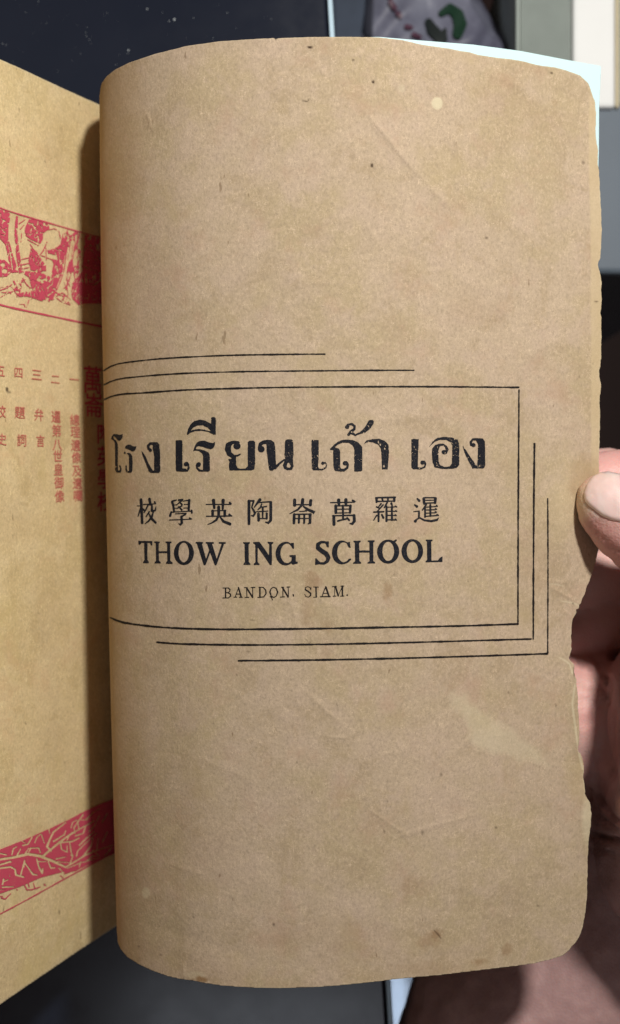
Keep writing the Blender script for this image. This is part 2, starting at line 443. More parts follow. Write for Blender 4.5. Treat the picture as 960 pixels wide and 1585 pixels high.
for (x, y, rx, ry, k) in [(480,73,4.2,1.8,1),(578,127,2.1,2.6,1),(547,93,1.6,1.6,.8),(576,256,2.0,3.4,.9),(753,368,2.2,2.2,.6),(854,113,1.6,1.6,.9),(903,252,2.4,2.6,.45),
        (923,467,3.0,1.1,.7),(197,622,1.0,1.0,.8),(427,60,2,2,.7),(654,1289,1.6,4.0,.5),(595,1287,1.6,2.6,.5),(683,1199,1.4,2.4,.6),(768,1281,1.5,2.0,.6),(833,1402,1.2,1.6,.8),
        (861,1092,1.3,3,.5),(787,1072,1.2,2,.6),(424,1431,1.5,2.2,.7),(249,1478,2.2,1.6,.5),(215,1465,1.4,1.8,.6),(385,1009,3,1.0,.6),(390,960,3.5,0.8,.5),(367,1045,1,1.5,.6),
        (887,934,1.5,1.2,.7),(889,1040,1.1,8,.85),(918,563,1.2,.8,.7),(897,583,1,1,.6),(657,826,1.8,1.3,.4),(617,833,1.3,1.3,.6),(610,888,1.2,3,.4),(650,700,1,1.4,.5),(725,900,1,1.2,.5),
        (521,1090,1.2,2.4,.4),(460,1180,1,1.5,.5),(330,1120,1.2,1.2,.5),(560,330,1,1.4,.4),(380,300,1,1,.4),(700,520,1,1.4,.5),(300,1420,1.2,1.5,.5),(600,1240,1.2,1.5,.4)]:
    fleck = np.maximum(fleck, k*soft(f_ellipse(pu, pv, x, y, rx, ry), 1.2))
fleck = np.maximum(fleck, 0.75*soft(f_stroke(pu, pv, [(470,156,0.9),(476,157,1.1),(479,153,0.8)]), 1.0))
fleck = np.maximum(fleck, 0.6*soft(f_stroke(pu, pv, [(672,1440,0.8),(678,1446,1.4),(683,1453,0.8)]), 1.2))
fleck = np.maximum(fleck, 0.5*soft(f_stroke(pu, pv, [(474,990,0.5),(479,996,0.9),(483,991,0.5)]), 1.0))
toned_shaded = 0.85*np.clip(1-(pu-150)/(75+20*vnoise(pu*0, pv, 150, 66, 2)), 0, 1)**1.3 + 0.22*np.clip(1-(UR+14-pu)/60, 0, 1)*np.clip((vnoise(pu, pv, 60, 67, 3)+0.5), 0, 1) + 0.25*np.clip(1-(1540-pv)/110, 0, 1)*np.clip(vnoise(pu, pv, 90, 68, 3)+0.5, 0, 1)  # browned fold and rims; light falloff over the left curl painted in too
for nm, v in (('toned_shaded', toned_shaded), ('pale', pale), ('stain', stain), ('fleck', fleck), ('strip', strip)): set_attr(me, nm, v)
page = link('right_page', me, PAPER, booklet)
page['label'] = 'curled right leaf with ragged right edge'
so = page.modifiers.new('thickness', 'SOLIDIFY'); so.thickness = 0.00022; so.offset = -1

def printed(name, sheet, lift, mat, parent, off=0.00009, label=None):
    p, t = contour(sheet.F, sheet.xs, sheet.ys)
    o = link(name, mesh_from(lift(p[:, 0], p[:, 1], off), t, name), mat, parent)
    if label: o['label'] = label
    return o

# ------------------------------------------------------------------ ruled frame
def rule(name, pts, r=1.15, seed=1, lift=page_lift, mat=INK2, parent=page, amp=0.35, off=0.00009):
    P_ = np.array(pts, float)
    if len(P_) > 2:   # smooth the rule through its points
        t = np.concatenate([[0], np.cumsum(np.hypot(*np.diff(P_, axis=0).T))])
        fx, fy = spline(t, P_[:, 0]), spline(t, P_[:, 1])
        tt = np.linspace(0, t[-1], int(t[-1]/12)+3)
        P_ = np.stack([fx(tt), fy(tt)], 1)
    q = [(x, y, r*(1+0.18*math.sin(i*1.7+seed))) for i, (x, y) in enumerate(P_)]
    b = (min(p[0] for p in q)-4, min(p[1] for p in q)-4, max(p[0] for p in q)+4, max(p[1] for p in q)+4)
    s = Sheet(*b, 0.5)
    for a_, b_ in zip(q[:-1], q[1:]): s.stroke([a_, b_])
    X, Y = np.meshgrid(s.xs, s.ys)
    s.F = s.F + amp*vnoise(X, Y, 3.5, seed, 2) + 0.25*vnoise(X, Y, 40, seed+3, 1)
    return printed(name, s, lift, mat, parent, off)
rule('printed_rule', [(161,573.5),(172.5,566.5),(194,561.2),(221,557.8),(259,554.4),(302,552),(357,549.8),(400,549),(450,548.3),(503,548)], 1.1, 1)
rule('printed_rule', [(161,595.5),(172.5,590),(205,583.8),(270,578.6),(330,576.2),(400,574.7),(500,573.8),(570,573.2),(641,573)], 1.1, 2)
rule('printed_rule', [(161.5,618.5),(172.5,613.5),(205,609),(270,604.5),(346,601.6),(400,600.2),(480,599),(560,598.5),(680,598.5),(803,599.6)], 1.25, 3)
rule('printed_rule', [(803.5,603.5),(803,700),(802.2,820),(802,963)], 1.3, 4)
rule('printed_rule', [(171,956),(183.7,961.5),(206,966),(234,969.4),(285,972.7),(347,974),(420,973.7),(500,972.8),(600,971),(720,968.5),(802,965.8)], 1.5, 5)
rule('printed_rule', [(243,994),(265,995.8),(307.5,997.3),(375,998.2),(420,998.1),(500,997.2),(600,995.2),(720,992),(822,989)], 1.3, 6)
rule('printed_rule', [(369.5,1022.6),(420,1022.3),(500,1021.3),(600,1019.3),(720,1016),(800,1013.4),(847,1011.8)], 1.35, 7)
rule('printed_rule', [(827.5,687),(826.6,770),(826,880),(825.7,989)], 1.35, 8)
rule('printed_rule', [(848,772),(848.4,850),(848.3,930),(848,1011)], 1.1, 9)

def crop(s, ox, oy, sc):
    """returns stroke / poly writers that take enlarged-tracing coordinates"""
    def S_(*pts, cut=False): s.stroke([(ox+p[0]/sc, oy+p[1]/sc, p[2]/sc) for p in pts], cut)
    def P_(*pts, cut=False): s.poly([(ox+p[0]/sc, oy+p[1]/sc) for p in pts], cut=cut)
    def E_(cx, cy, rx, ry, cut=False):
        X0, Y0, RX, RY = ox+cx/sc, oy+cy/sc, rx/sc, ry/sc
        s.put(lambda X, Y: f_ellipse(X, Y, X0, Y0, RX, RY), (X0-RX, Y0-RY, X0+RX, Y0+RY), cut)
    return S_, P_, E_

# ------------------------------------------------------------------ Thai title
def finish(name, s, seed, label, amp=0.45, speck=0.66):
    s.wear(3.0, amp, seed, speck)
    return printed(name, s, page_lift, INK, page, label=label)
s = Sheet(165, 640, 262, 740, 0.45)
St, Po, El = crop(s, 160, 660, 9.6)
Po((116,188),(122,150),(150,116),(192,107),(235,126),(262,124),(287,112),(284,165),(264,198),(240,215),(212,202),(186,172),(160,148),(148,152),(152,172),(166,205),(150,207))
St((155,198,10),(182,222,17),(194,262,20),(196,400,20),(197,640,21),(203,664,17)); St((205,670,15),(250,670,15)); St((252,668,13),(260,640,10),(256,602,9),(242,590,12))
Po((318,325),(330,290),(360,268),(400,268),(430,290),(465,300),(492,295),(485,335),(460,368),(430,372),(395,350),(350,335)); St((318,392,13),(322,398,10))
St((360,398,10),(392,415,20),(408,460,26),(408,655,26),(405,668,20)); St((390,676,13),(355,670,12),(340,640,10),(340,592,12))
St((572,368,4),(600,430,15),(625,480,20),(655,560,20),(700,650,28),(725,668,20)); Po((735,240),(800,234),(833,270),(845,400),(848,665),(830,690),(700,690),(690,650),(755,655),(757,450),(735,330))
St((700,355,24),(675,330,20),(665,290,18),(695,255,18),(760,258,25))
finish('printed_word', s, 61, 'small thin Thai word at the left end of the title')
s = Sheet(262, 640, 465, 740, 0.45)
St, Po, El = crop(s, 260, 640, 9.6)
Po((282,305),(300,230),(332,168),(390,112),(480,90),(560,106),(642,152),(645,62),(680,48),(712,64),(712,310),(678,314),(600,272),(500,256),(400,262),(335,285),(295,318))
Po((340,252),(380,205),(440,178),(520,176),(590,206),(642,262),(600,256),(540,238),(460,230),(390,240), cut=True)
Po((115,402),(130,396),(204,396),(216,404),(217,800),(218,862),(130,862),(118,830)); St((190,836,26),(285,842,20),(308,812,15),(305,755,14),(284,735,20)); El(270,752,32,32)
Po((376,562),(392,505),(428,432),(480,404),(540,404),(620,430),(670,441),(697,422),(702,460),(678,512),(642,532),(590,520),(520,496),(460,482),(430,492),(416,522),(425,532),(470,530),(540,545),(600,575),(624,620),(624,850),(600,864),(520,864),(524,640),(508,592),(460,556),(410,548))
St((520,852,14),(470,846,15),(434,812,13),(425,772,13),(440,742,12)); El(458,758,34,34)
St, Po, El = crop(s, 340, 660, 8)
El(216,242,44,42); St((225,205,24),(190,195,17),(150,200,22),(110,232,34),(102,280,38),(120,335,32),(170,374,22),(214,364,14),(256,345,8))
Po((108,405),(205,385),(207,480),(225,514),(270,525),(320,520),(350,492),(350,190),(372,175),(425,177),(440,195),(441,440),(433,532),(400,544),(122,544),(116,460),(125,440))
El(518,282,42,38); St((498,262,24),(504,222,22),(540,195,22),(600,190,24))
Po((545,170),(600,164),(640,170),(680,198),(690,260),(700,470),(692,520),(650,551),(615,546),(600,440),(583,300),(580,220)); St((690,512,18),(740,460,14),(802,410,11))
Po((813,172),(838,160),(890,160),(910,178),(918,340),(908,400),(916,500),(895,538),(840,544),(800,522),(783,480),(798,440),(812,390),(804,350))
St((855,462,14),(856,488,23), cut=True)
finish('printed_word', s, 62, 'bold Thai word under a curved vowel sign')
s = Sheet(478, 640, 608, 740, 0.45)
St, Po, El = crop(s, 470, 640, 6.857)
Po((84,288),(95,280),(160,281),(163,400),(156,560),(165,602),(105,604),(88,580)); St((150,595,9),(200,594,8),(238,574,8),(245,542,7),(228,518,7)); El(208,527,20,16)
Po((275,378),(330,323),(385,288),(450,275),(525,281),(580,308),(624,355),(624,602),(604,616),(538,614),(538,370),(520,335),(480,312),(430,308),(380,322),(330,355),(300,382))
Po((278,372),(330,357),(372,372),(390,395),(390,570),(402,590),(400,616),(328,608),(317,560),(314,390),(285,386)); St((390,600,14),(430,600,15),(464,578,13),(472,540,10),(458,517,12)); El(446,528,30,24)
El(466,142,24,22); St((468,118,10),(510,112,12),(542,132,13),(540,165,13),(502,192,16),(480,222,14)); St((500,200,18),(550,228,10),(600,208,10),(640,188,20),(680,150,28),(714,98,30),(732,80,14))
El(512,196,8,8, cut=True); El(497,150,14,14, cut=True)
Po((640,322),(670,285),(730,272),(800,268),(860,290),(902,330),(907,420),(895,592),(833,592),(830,480),(820,370),(790,330),(740,305),(690,302))
El(795,302,6,13, cut=True); El(815,328,7,12, cut=True); El(862,372,8,12, cut=True); El(855,560,10,14, cut=True)
finish('printed_word', s, 63, 'worn bold Thai word under a hook tone mark', 0.5, 0.54)
s = Sheet(634, 660, 756, 740, 0.45)
St, Po, El = crop(s, 630, 660, 7.385)
Po((52,150),(80,140),(136,148),(132,250),(125,460),(150,490),(70,490),(52,470)); St((120,479,13),(165,481,10),(206,462,10),(214,422,9),(198,400,9)); El(180,412,26,24)
Po((250,238),(300,165),(350,130),(420,119),(520,126),(578,148),(598,200),(600,440),(568,476),(480,486),(400,484),(430,466),(490,455),(514,420),(519,220),(500,180),(450,155),(380,152),(320,175),(280,212))
Po((285,300),(292,245),(330,208),(382,196),(378,230),(362,270),(362,400),(385,445),(430,465),(490,456),(490,486),(400,486),(320,468),(295,412)); St((372,212,14),(410,208,12),(445,226,14),(461,265,16),(448,298,15)); El(427,295,30,26)
St((640,226,4),(670,290,14),(720,380,22),(762,444,26),(792,462,14)); Po((750,135),(800,133),(870,138),(892,170),(897,460),(872,480),(750,480),(740,450),(805,452),(812,300),(812,200),(790,160),(755,157)); St((790,148,12),(755,148,13),(730,176,13),(736,210,14)); El(762,214,24,24)
finish('printed_word', s, 64, 'bold Thai word at the right end of the title', 0.45, 0.56)

# ------------------------------------------------------------------ Chinese line
def strokes(s, ox, oy, sc, lst, k=1.0):
    St, Po, El = crop(s, ox, oy, sc)
    for l in lst: St(*[(x, y, r*k) for x, y, r in l])
def cjk(label, bb, ox, oy, sc, lst, seed):
    s = Sheet(*bb, 0.35)
    strokes(s, ox, oy, sc, lst, 0.95)
    s.wear(2.2, 0.22, seed, 0.95)
    printed('printed_character', s, page_lift, INK, page)
cjk('', (208,768,246,815), 205,765,9.6, [[(70,172,6),(125,172,7)],[(128,80,22),(135,180,21),(145,425,20)],[(125,200,14),(100,280,12),(84,330,7)],[(150,215,14),(180,240,14)],[(255,72,22),(268,150,18)],
 [(165,152,8),(345,140,7)],[(330,112,12),(345,138,10)],[(235,155,14),(200,230,12),(175,270,9)],[(290,160,14),(290,240,20)],[(290,250,14),(340,240,14),(350,190,8)],[(310,265,12),(290,335,18),(240,400,14),(188,438,6)],[(250,260,12),(205,330,9)],[(248,290,8),(285,360,20),(345,420,18)]], 71)
cjk('', (258,768,302,817), 205,765,9.6, [[(590,110,18),(608,160,18),(620,260,15)],[(600,100,14),(655,85,9)],[(615,160,6),(650,155,6)],[(620,210,6),(655,205,6)],[(690,85,14),(748,78,12)],[(740,90,12),(655,158,9)],[(700,112,9),(738,150,13)],[(735,172,12),(665,210,9)],[(690,182,10),(735,232,14)],
 [(845,88,20),(838,240,18)],[(755,102,7),(830,88,9)],[(770,152,7),(830,150,7)],[(765,205,7),(830,202,7)],[(562,318,20),(578,262,13)],[(575,265,8),(870,250,8)],[(880,240,15),(885,275,14)],[(640,290,7),(800,282,9),(790,298,14),(740,325,12)],[(730,330,18),(735,425,20),(715,452,13),(688,435,6)],[(555,382,8),(870,370,8)],[(848,350,9),(882,368,8)]], 72)
cjk('', (316,768,362,816), 310,765,8, [[(75,125,7),(380,125,7)],[(365,103,12),(385,118,8)],[(165,75,22),(175,168,15)],[(285,75,22),(280,180,14)],[(140,205,6),(320,200,6)],[(155,205,18),(155,268,17)],[(305,205,18),(305,268,17)],[(80,272,8),(390,268,8)],[(362,250,13),(393,270,7)],[(230,158,20),(230,260,18),(200,318,15),(140,356,9),(90,375,4)],[(250,285,10),(288,335,17),(370,368,19)]], 73)
cjk('', (380,768,424,815), 310,765,8, [[(605,85,20),(605,365,18)],[(612,80,11),(665,82,12)],[(662,88,13),(640,160,10)],[(642,165,11),(680,230,15),(660,268,13),(637,263,9)],[(740,68,21),(700,120,14),(670,160,8)],[(740,100,8),(870,92,10)],[(875,100,19),(874,320,19),(846,355,14),(810,345,8)],[(762,122,10),(745,165,12),(716,190,8)],[(742,160,6),(822,150,9)],[(775,165,13),(775,290,10)],[(700,215,7),(840,208,7)],[(722,242,18),(725,320,18)],[(725,300,8),(825,300,8)],[(825,238,15),(825,300,14)]], 74)
cjk('', (446,768,492,815), 440,765,8, [[(130,72,21),(130,135,21)],[(230,68,22),(225,125,21)],[(330,78,21),(325,132,20)],[(130,128,8),(330,128,8)],[(222,130,15),(170,190,13),(70,240,6)],[(242,152,11),(300,192,17),(355,215,19)],[(383,207,6),(365,238,8)],[(190,212,6),(280,208,6)],[(262,202,9),(280,206,8)],[(125,252,19),(122,355,18)],[(186,262,14),(182,350,14)],[(250,260,14),(248,355,14)],[(322,252,20),(320,352,18)],[(125,248,9),(335,245,9)],[(120,300,7),(320,298,7)],[(298,365,8),(320,355,12)]], 75)
cjk('', (508,768,556,818), 440,765,8, [[(575,103,8),(870,98,8)],[(850,76,13),(878,90,9)],[(675,72,22),(680,128,17)],[(765,68,22),(765,128,17)],[(640,142,19),(640,228,18)],[(822,142,18),(816,225,16)],[(640,142,9),(820,140,9)],[(640,185,7),(815,182,7)],[(640,232,7),(815,228,7)],[(728,142,15),(730,300,13)],[(615,272,19),(618,372,20)],[(600,265,9),(860,260,10)],[(866,262,19),(870,330,19),(845,365,16),(815,362,8)],[(665,330,12),(720,316,11),(790,300,10)],[(780,287,8),(805,320,13)]], 76)
cjk('', (574,766,620,812), 570,765,8, [[(105,50,18),(105,93,15)],[(95,42,10),(335,38,12)],[(175,48,12),(180,80,12)],[(247,48,12),(245,80,12)],[(325,48,17),(322,80,17)],[(105,88,9),(330,84,9)],[(160,118,12),(122,165,8)],[(105,155,10),(145,175,10)],[(185,132,11),(110,215,8)],[(70,220,10),(195,215,10)],[(130,218,14),(130,332,13)],[(105,262,11),(70,320,7)],[(170,252,12),(190,292,14)],[(235,105,13),(200,165,9)],[(228,152,14),(228,330,15)],[(288,112,15),(300,142,8)],[(295,152,13),(295,318,13)],[(228,160,7),(345,155,7)],[(228,210,7),(345,210,7)],[(228,260,7),(345,262,7)],[(228,315,8),(350,318,9)],[(342,148,10),(356,158,7)],[(342,203,9),(356,212,7)],[(336,254,9),(350,263,7)],[(338,308,11),(352,320,8)]], 77)
cjk('', (636,766,684,812), 570,765,8, [[(610,55,11),(633,80,17)],[(576,130,9),(604,150,17)],[(565,215,6),(632,207,8),(630,225,13),(628,290,13)],[(585,332,20),(605,308,10),(640,290,10),(700,323,12),(780,332,15),(852,318,15),(873,293,5)],[(690,52,19),(695,115,16)],[(835,52,19),(830,105,16)],[(690,42,9),(835,42,9)],[(695,75,7),(830,72,7)],[(695,110,9),(835,105,9)],[(720,128,12),(672,195,9)],[(706,170,12),(705,280,12)],[(770,132,13),(772,268,13)],[(705,160,7),(850,150,7)],[(705,195,7),(840,190,7)],[(705,235,7),(840,228,7)],[(700,275,8),(855,262,9)],[(847,138,9),(860,148,7)],[(836,176,9),(850,187,7)],[(832,214,8),(848,222,7)],[(852,250,10),(872,262,8)]], 78)

# ------------------------------------------------------------------ THOW ING SCHOOL
s = Sheet(210, 830, 352, 880, 0.45)
St, Po, El = crop(s, 210, 825, 6.4)
Po((27,76),(60,78),(165,80),(166,122),(152,122),(142,98),(117,98),(118,265),(130,285),(131,299),(74,299),(75,285),(88,265),(85,98),(60,96),(42,118),(28,112))
Po((183,82),(240,84),(240,98),(229,102),(232,270),(248,288),(248,301),(188,300),(190,288),(203,272),(200,100),(185,96)); Po((296,84),(356,84),(356,98),(342,102),(345,275),(367,292),(366,307),(300,303),(302,290),(315,275),(312,102),(298,96)); St((228,189,9),(315,189,9))
El(479,197,99,119); El(478,192,52,98, cut=True)
St((602,95,8),(660,97,8)); Po((606,100),(655,100),(700,262),(692,320),(676,318)); St((690,308,8),(745,150,10)); St((702,96,8),(768,98,8)); Po((706,100),(758,104),(806,262),(800,320),(784,318)); St((796,308,9),(866,105,12)); St((832,97,8),(886,98,9))
s.wear(3, 0.25, 81, 0.9); printed('printed_word', s, page_lift, INK, page, label='word THOW in black serif capitals')
s = Sheet(370, 830, 466, 880, 0.45)
St, Po, El = crop(s, 370, 825, 9.6)
Po((62,136),(162,136),(162,154),(145,165),(147,430),(172,455),(172,472),(68,472),(70,452),(88,430),(84,165),(66,152))
St((262,165,19),(262,450,16)); Po((244,432),(280,432),(306,458),(306,474),(219,474),(222,456)); Po((212,134),(305,132),(385,240),(448,335),(452,170),(488,170),(492,400),(488,474),(462,474),(375,345),(275,205),(235,165),(214,152)); Po((425,128),(514,134),(512,152),(488,168),(452,165),(428,148))
El(695,305,150,175); El(716,300,98,145, cut=True); Po((755,190),(900,190),(900,332),(755,332), cut=True); Po((746,160),(775,150),(816,143),(819,232),(800,232),(776,192)); Po((750,328),(846,326),(846,420),(878,430),(872,455),(800,470),(775,445),(785,360),(752,350))
s.wear(3, 0.25, 82, 0.9); printed('printed_word', s, page_lift, INK, page, label='word ING in black serif capitals')
s = Sheet(484, 826, 690, 880, 0.45)
St, Po, El = crop(s, 480, 825, 8.727)
St((235,172,13),(228,142,14),(200,122,15),(150,122,17),(108,150,24),(108,200,30),(160,242,31),(220,280,31),(248,330,29),(236,378,23),(190,410,17),(135,408,15),(98,382,16)); St((246,120,8),(246,185,9)); St((80,348,9),(80,422,10)); Po((200,112),(255,112),(255,190),(235,190)); Po((72,345),(92,345),(150,418),(72,430))
El(430,262,133,160); El(456,258,88,134, cut=True); Po((478,195),(620,195),(620,348),(478,348), cut=True); Po((495,128),(540,120),(546,200),(522,192),(505,160)); St((545,355,12),(510,388,12),(470,405,10))
Po((585,103),(685,103),(685,122),(665,130),(668,380),(693,395),(692,414),(584,415),(585,400),(610,380),(605,130),(588,120)); Po((777,98),(874,98),(872,118),(855,125),(856,380),(882,392),(881,410),(776,411),(778,395),(805,380),(801,125),(780,115)); St((668,249,14),(805,249,14))
St, Po, El = crop(s, 580, 825, 8.727)
El(184,250,149,162); El(185,247,79,130, cut=True); El(510,244,146,161); El(513,241,78,128, cut=True)
Po((690,88),(782,88),(782,105),(766,115),(769,372),(855,368),(885,330),(917,316),(918,391),(690,396),(687,380),(710,365),(707,115),(692,105)); St((265,115,15),(290,98,12))
s.wear(3, 0.28, 83, 0.85); printed('printed_word', s, page_lift, INK, page, label='word SCHOOL in black serif capitals')

# ------------------------------------------------------------------ BANDON, SIAM.
s = Sheet(342, 902, 460, 932, 0.35)
B_ = [[(75,85,8),(75,195,8)],[(42,80,5),(110,80,5),(130,100,7),(125,125,6),(100,138,5),(75,138,5)],[(100,138,5),(135,155,7),(138,180,8),(110,203,5),(42,203,5)],
 [(235,75,5),(195,190,5)],[(235,75,8),(268,190,9)],[(210,155,5),(255,155,5)],[(178,195,5),(215,193,5)],[(245,195,5),(282,195,5)],
 [(335,80,5),(340,190,5)],[(335,78,9),(410,195,9)],[(410,75,5),(412,195,5)],[(308,75,5),(345,75,5)],[(390,72,5),(440,72,5)],[(315,197,5),(365,195,5)],
 [(500,75,9),(500,195,9)],[(488,72,5),(540,72,5),(572,105,7),(576,150,8),(548,190,6),(475,197,5)],
 [(670,70,5),(703,85,6),(720,130,9),(703,180,6),(672,198,5),(640,180,6),(624,130,9),(640,85,6),(670,70,5)],[(645,195,5),(655,228,6)],[(625,186,4),(648,200,5)],
 [(785,85,5),(785,190,5)],[(780,75,9),(850,190,9)],[(850,75,5),(855,190,5)],[(768,70,5),(795,70,5)],[(835,68,5),(872,68,5)],[(755,193,5),(805,190,5)],[(912,162,8),(916,180,6)]]
strokes(s, 340, 900, 8, B_, 1.05); s.wear(1.6, 0.16, 84, 1.2); printed('printed_word', s, page_lift, INK2, page, label='word BANDON in small thin capitals')
s = Sheet(468, 902, 542, 930, 0.35)
S2 = [[(228,135,6),(215,98,6),(175,84,5),(137,100,7),(137,135,10),(180,160,12),(225,195,12),(225,230,10),(185,258,6),(142,245,6),(128,210,6)],[(232,95,4),(230,140,4)],
 [(312,95,12),(318,255,11)],[(272,90,5),(355,92,6)],[(272,260,5),(330,258,5)],[(470,90,8),(415,240,8)],[(475,90,14),(528,245,14)],[(440,195,6),(510,195,6)],[(385,250,8),(550,250,9)],
 [(585,85,6),(650,80,7)],[(635,85,14),(680,235,13)],[(745,85,7),(682,235,5)],[(620,90,5),(620,240,5)],[(748,80,15),(750,240,11)],[(720,75,6),(775,75,6)],[(595,242,7),(645,240,7)],[(720,242,7),(775,240,7)],[(828,225,14)]]
strokes(s, 460, 900, 10.667, S2, 1.0); s.wear(1.6, 0.16, 85, 1.2); printed('printed_word', s, page_lift, INK2, page, label='word SIAM in small thin capitals')

# ------------------------------------------------------------------ the left page
LX = [-0.17, -0.14, -0.11, -0.088, -0.0757, -0.0690, -0.0615, -0.0530, -0.0484, -0.0445, -0.040]
LD = [0.212, 0.209, 0.2135, 0.2235, 0.2350, 0.2443, 0.2585, 0.2775, 0.2890, 0.2965, 0.3005]
LX = [v_*1.072 for v_ in LX]; LD = [v_*1.072 for v_ in LD]   # the left leaf lies lower than the crest of the right one
_ld = spline(LX, LD)
_tx = np.linspace(LX[0], LX[-1], 2000); _td = _ld(_tx); _tp = 480 + _tx/(K*_td)
def left_d(px): return np.interp(px, _tp, _td)
def left_lift(X, Y, off=0.0):
    d = left_d(X) - off*2.6 - 0.0002*vnoise(X, Y, 120, 14, 2)
    return np.stack([(X-480)*K*d, (792.5-Y)*K*d, CAM_H-d], -1)
lt = []; lb = []
for px in np.linspace(-700, 0, 25):
    d = float(left_d(px)); lt.append((px, 792.5-0.1080/(K*d))); lb.append((px, 792.5+0.1175/(K*d)))
lt += [(40,109.5),(80,128.5),(120,147),(155,162.5),(180,173),(205,180)]
lb += [(60,1514),(120,1473),(156,1449),(185,1430),(205,1420)]
lo = lt + lb[::-1]
# uneven lattice: coarse outside the picture
xn = np.concatenate([np.arange(-690, -20, 12.0), np.arange(-20, 206, 2.0)]); yn = np.arange(-80, 1680, 3.0)
XX, YY = np.meshgrid(xn, yn)
Fl = f_poly(XX, YY, [lo]) + 0.3*vnoise(XX, YY, 7, 15, 2)
P, T = contour(Fl, xn, yn)
me = mesh_from(left_lift(P[:, 0], P[:, 1]), T, 'left_page')
q = np.clip(1 - f_poly(P[:, 0], P[:, 1], [lo])/3.0, 0, 1)*0.7
set_attr(me, 'pale', q)
fl = np.zeros(len(P))
for (x, y, rx, ry, k) in [(11,603,2.2,4,.85),(14,607,2.5,2.5,.6),(92,1412,1,3,.7),(69,1369,1.5,1.5,.6),(20,830,1,1.5,.5),(60,950,1.2,1.2,.5),(40,1120,1,2,.5),(100,1180,1,1.5,.4),(30,170,1,2,.4),(70,250,1,2,.5),(95,200,1,2,.4)]:
    fl = np.maximum(fl, k*soft(f_ellipse(P[:, 0], P[:, 1], x, y, rx, ry), 1.2))
set_attr(me, 'fleck', fl); set_attr(me, 'strip', np.zeros(len(P)))
stn = 0.14*soft(vnoise(P[:, 0], P[:, 1]*0.5, 70, 77, 3)-0.25, 0.4)
set_attr(me, 'stain', stn)
lpage = link('left_page', me, PAPER_L, booklet)
lpage['label'] = 'steeply tilted left page with red print'
so = lpage.modifiers.new('thickness', 'SOLIDIFY'); so.thickness = 0.00025; so.offset = -1

# spine fold that joins the two leaves, low in the gutter
v = []
f = []
n = 40
for j in range(n+1):
    y = 0.1 - 0.206*j/n
    for i, (x, z) in enumerate([(-0.0405, -0.0740), (-0.0430, -0.0735), (-0.0455, -0.0720), (-0.0475, -0.0690), (-0.0455, -0.0728), (-0.0425, -0.0748), (-0.0400, -0.0748)]):
        v.append((x+0.0042*(j/n-0.5), y, z))
for j in range(n):
    for i in range(7):
        a_ = j*7+i; b_ = j*7+(i+1) % 7
        f.append((a_, b_, b_+7, a_+7))
link('spine_fold', mesh_from(v, f, 'spine_fold'), PAPER, booklet)

# red rules and the two cut-block friezes
def lrule(pts, r, seed): rule('red_rule', pts, r, seed, left_lift, RED, lpage, 0.25, 0.00010)
lrule([(-40,305),(0,321.5),(60,340.5),(110,355),(156,368),(185,376)], 0.9, 21)
lrule([(-40,460),(0,471.5),(50,483),(100,493.5),(157,505.5),(185,511)], 1.3, 22)
lrule([(-40,1436),(0,1415),(45,1391),(90,1366),(125,1347),(158,1329),(185,1313)], 1.0, 23)

s = Sheet(-30, 300, 180, 480, 0.5)
St, Po, El = crop(s, 0, 290, 5.333)
Po((-60,170),(30,190),(55,260),(50,400),(0,380),(-60,420)); Po((40,192),(78,200),(85,250),(70,330),(70,420),(110,560),(155,700),(95,705),(62,540),(45,470),(0,420),(0,385),(45,405),(55,330),(45,250))
Po((135,235),(150,240),(148,330),(140,345),(160,520),(180,640),(200,700),(160,710),(135,560),(120,400),(125,300))
Po((-40,590),(40,600),(85,640),(95,700),(60,735),(0,740),(-40,760)); El(40,690,22,20, cut=True); El(22,640,20,14, cut=True)
Po((210,330),(240,262),(310,272),(400,300),(410,340),(360,380),(355,430),(335,465),(280,440),(240,420),(205,390)); Po((255,500),(300,520),(340,590),(380,640),(385,690),(330,700),(255,680),(235,600))
Po((390,520),(430,510),(500,470),(520,380),(560,365),(565,470),(545,600),(530,720),(480,830),(435,930),(330,925),(285,880),(255,800),(240,740),(200,715),(210,690),(330,700),(420,740),(440,650),(430,590),(480,600),(470,560),(400,545))
Po((130,880),(260,850),(300,880),(340,920),(220,900),(140,905)); Po((100,760),(120,770),(150,830),(130,820)); Po((590,870),(600,790),(640,740),(680,690),(700,380),(850,420),(900,560),(900,800),(860,960),(690,960),(650,970),(600,920))
for l in [[(85,230,4),(95,330,4),(110,430,4),(115,520,4),(140,640,4)],[(105,230,3),(100,300,4),(118,400,3),(125,520,3),(150,690,3)],[(70,460,3),(90,560,4),(105,680,4)],[(240,290,3),(300,330,3)],[(265,300,6),(300,350,4)],
 [(260,560,3),(300,640,2)],[(300,560,3),(350,660,2)],[(560,600,5),(530,720,5),(480,860,6),(440,930,4)],[(540,560,3),(520,700,3),(470,830,3)],[(410,770,5),(440,750,4)],[(390,830,4),(430,800,4)],[(400,890,6),(440,860,5)],[(320,760,14),(350,780,12)],[(345,765,8),(385,755,8)],
 [(470,650,6),(480,700,5)],[(455,740,5),(490,735,5)],[(400,700,16),(425,650,8)],[(640,900,4),(660,880,3)],[(650,915,4),(675,895,3)],[(660,930,3),(690,905,3)],[(290,830,5),(275,850,4)],[(440,500,4),(500,520,3)]]: St(*l, cut=True)
El(448,438,46,62, cut=True); El(530,400,8,20, cut=True)
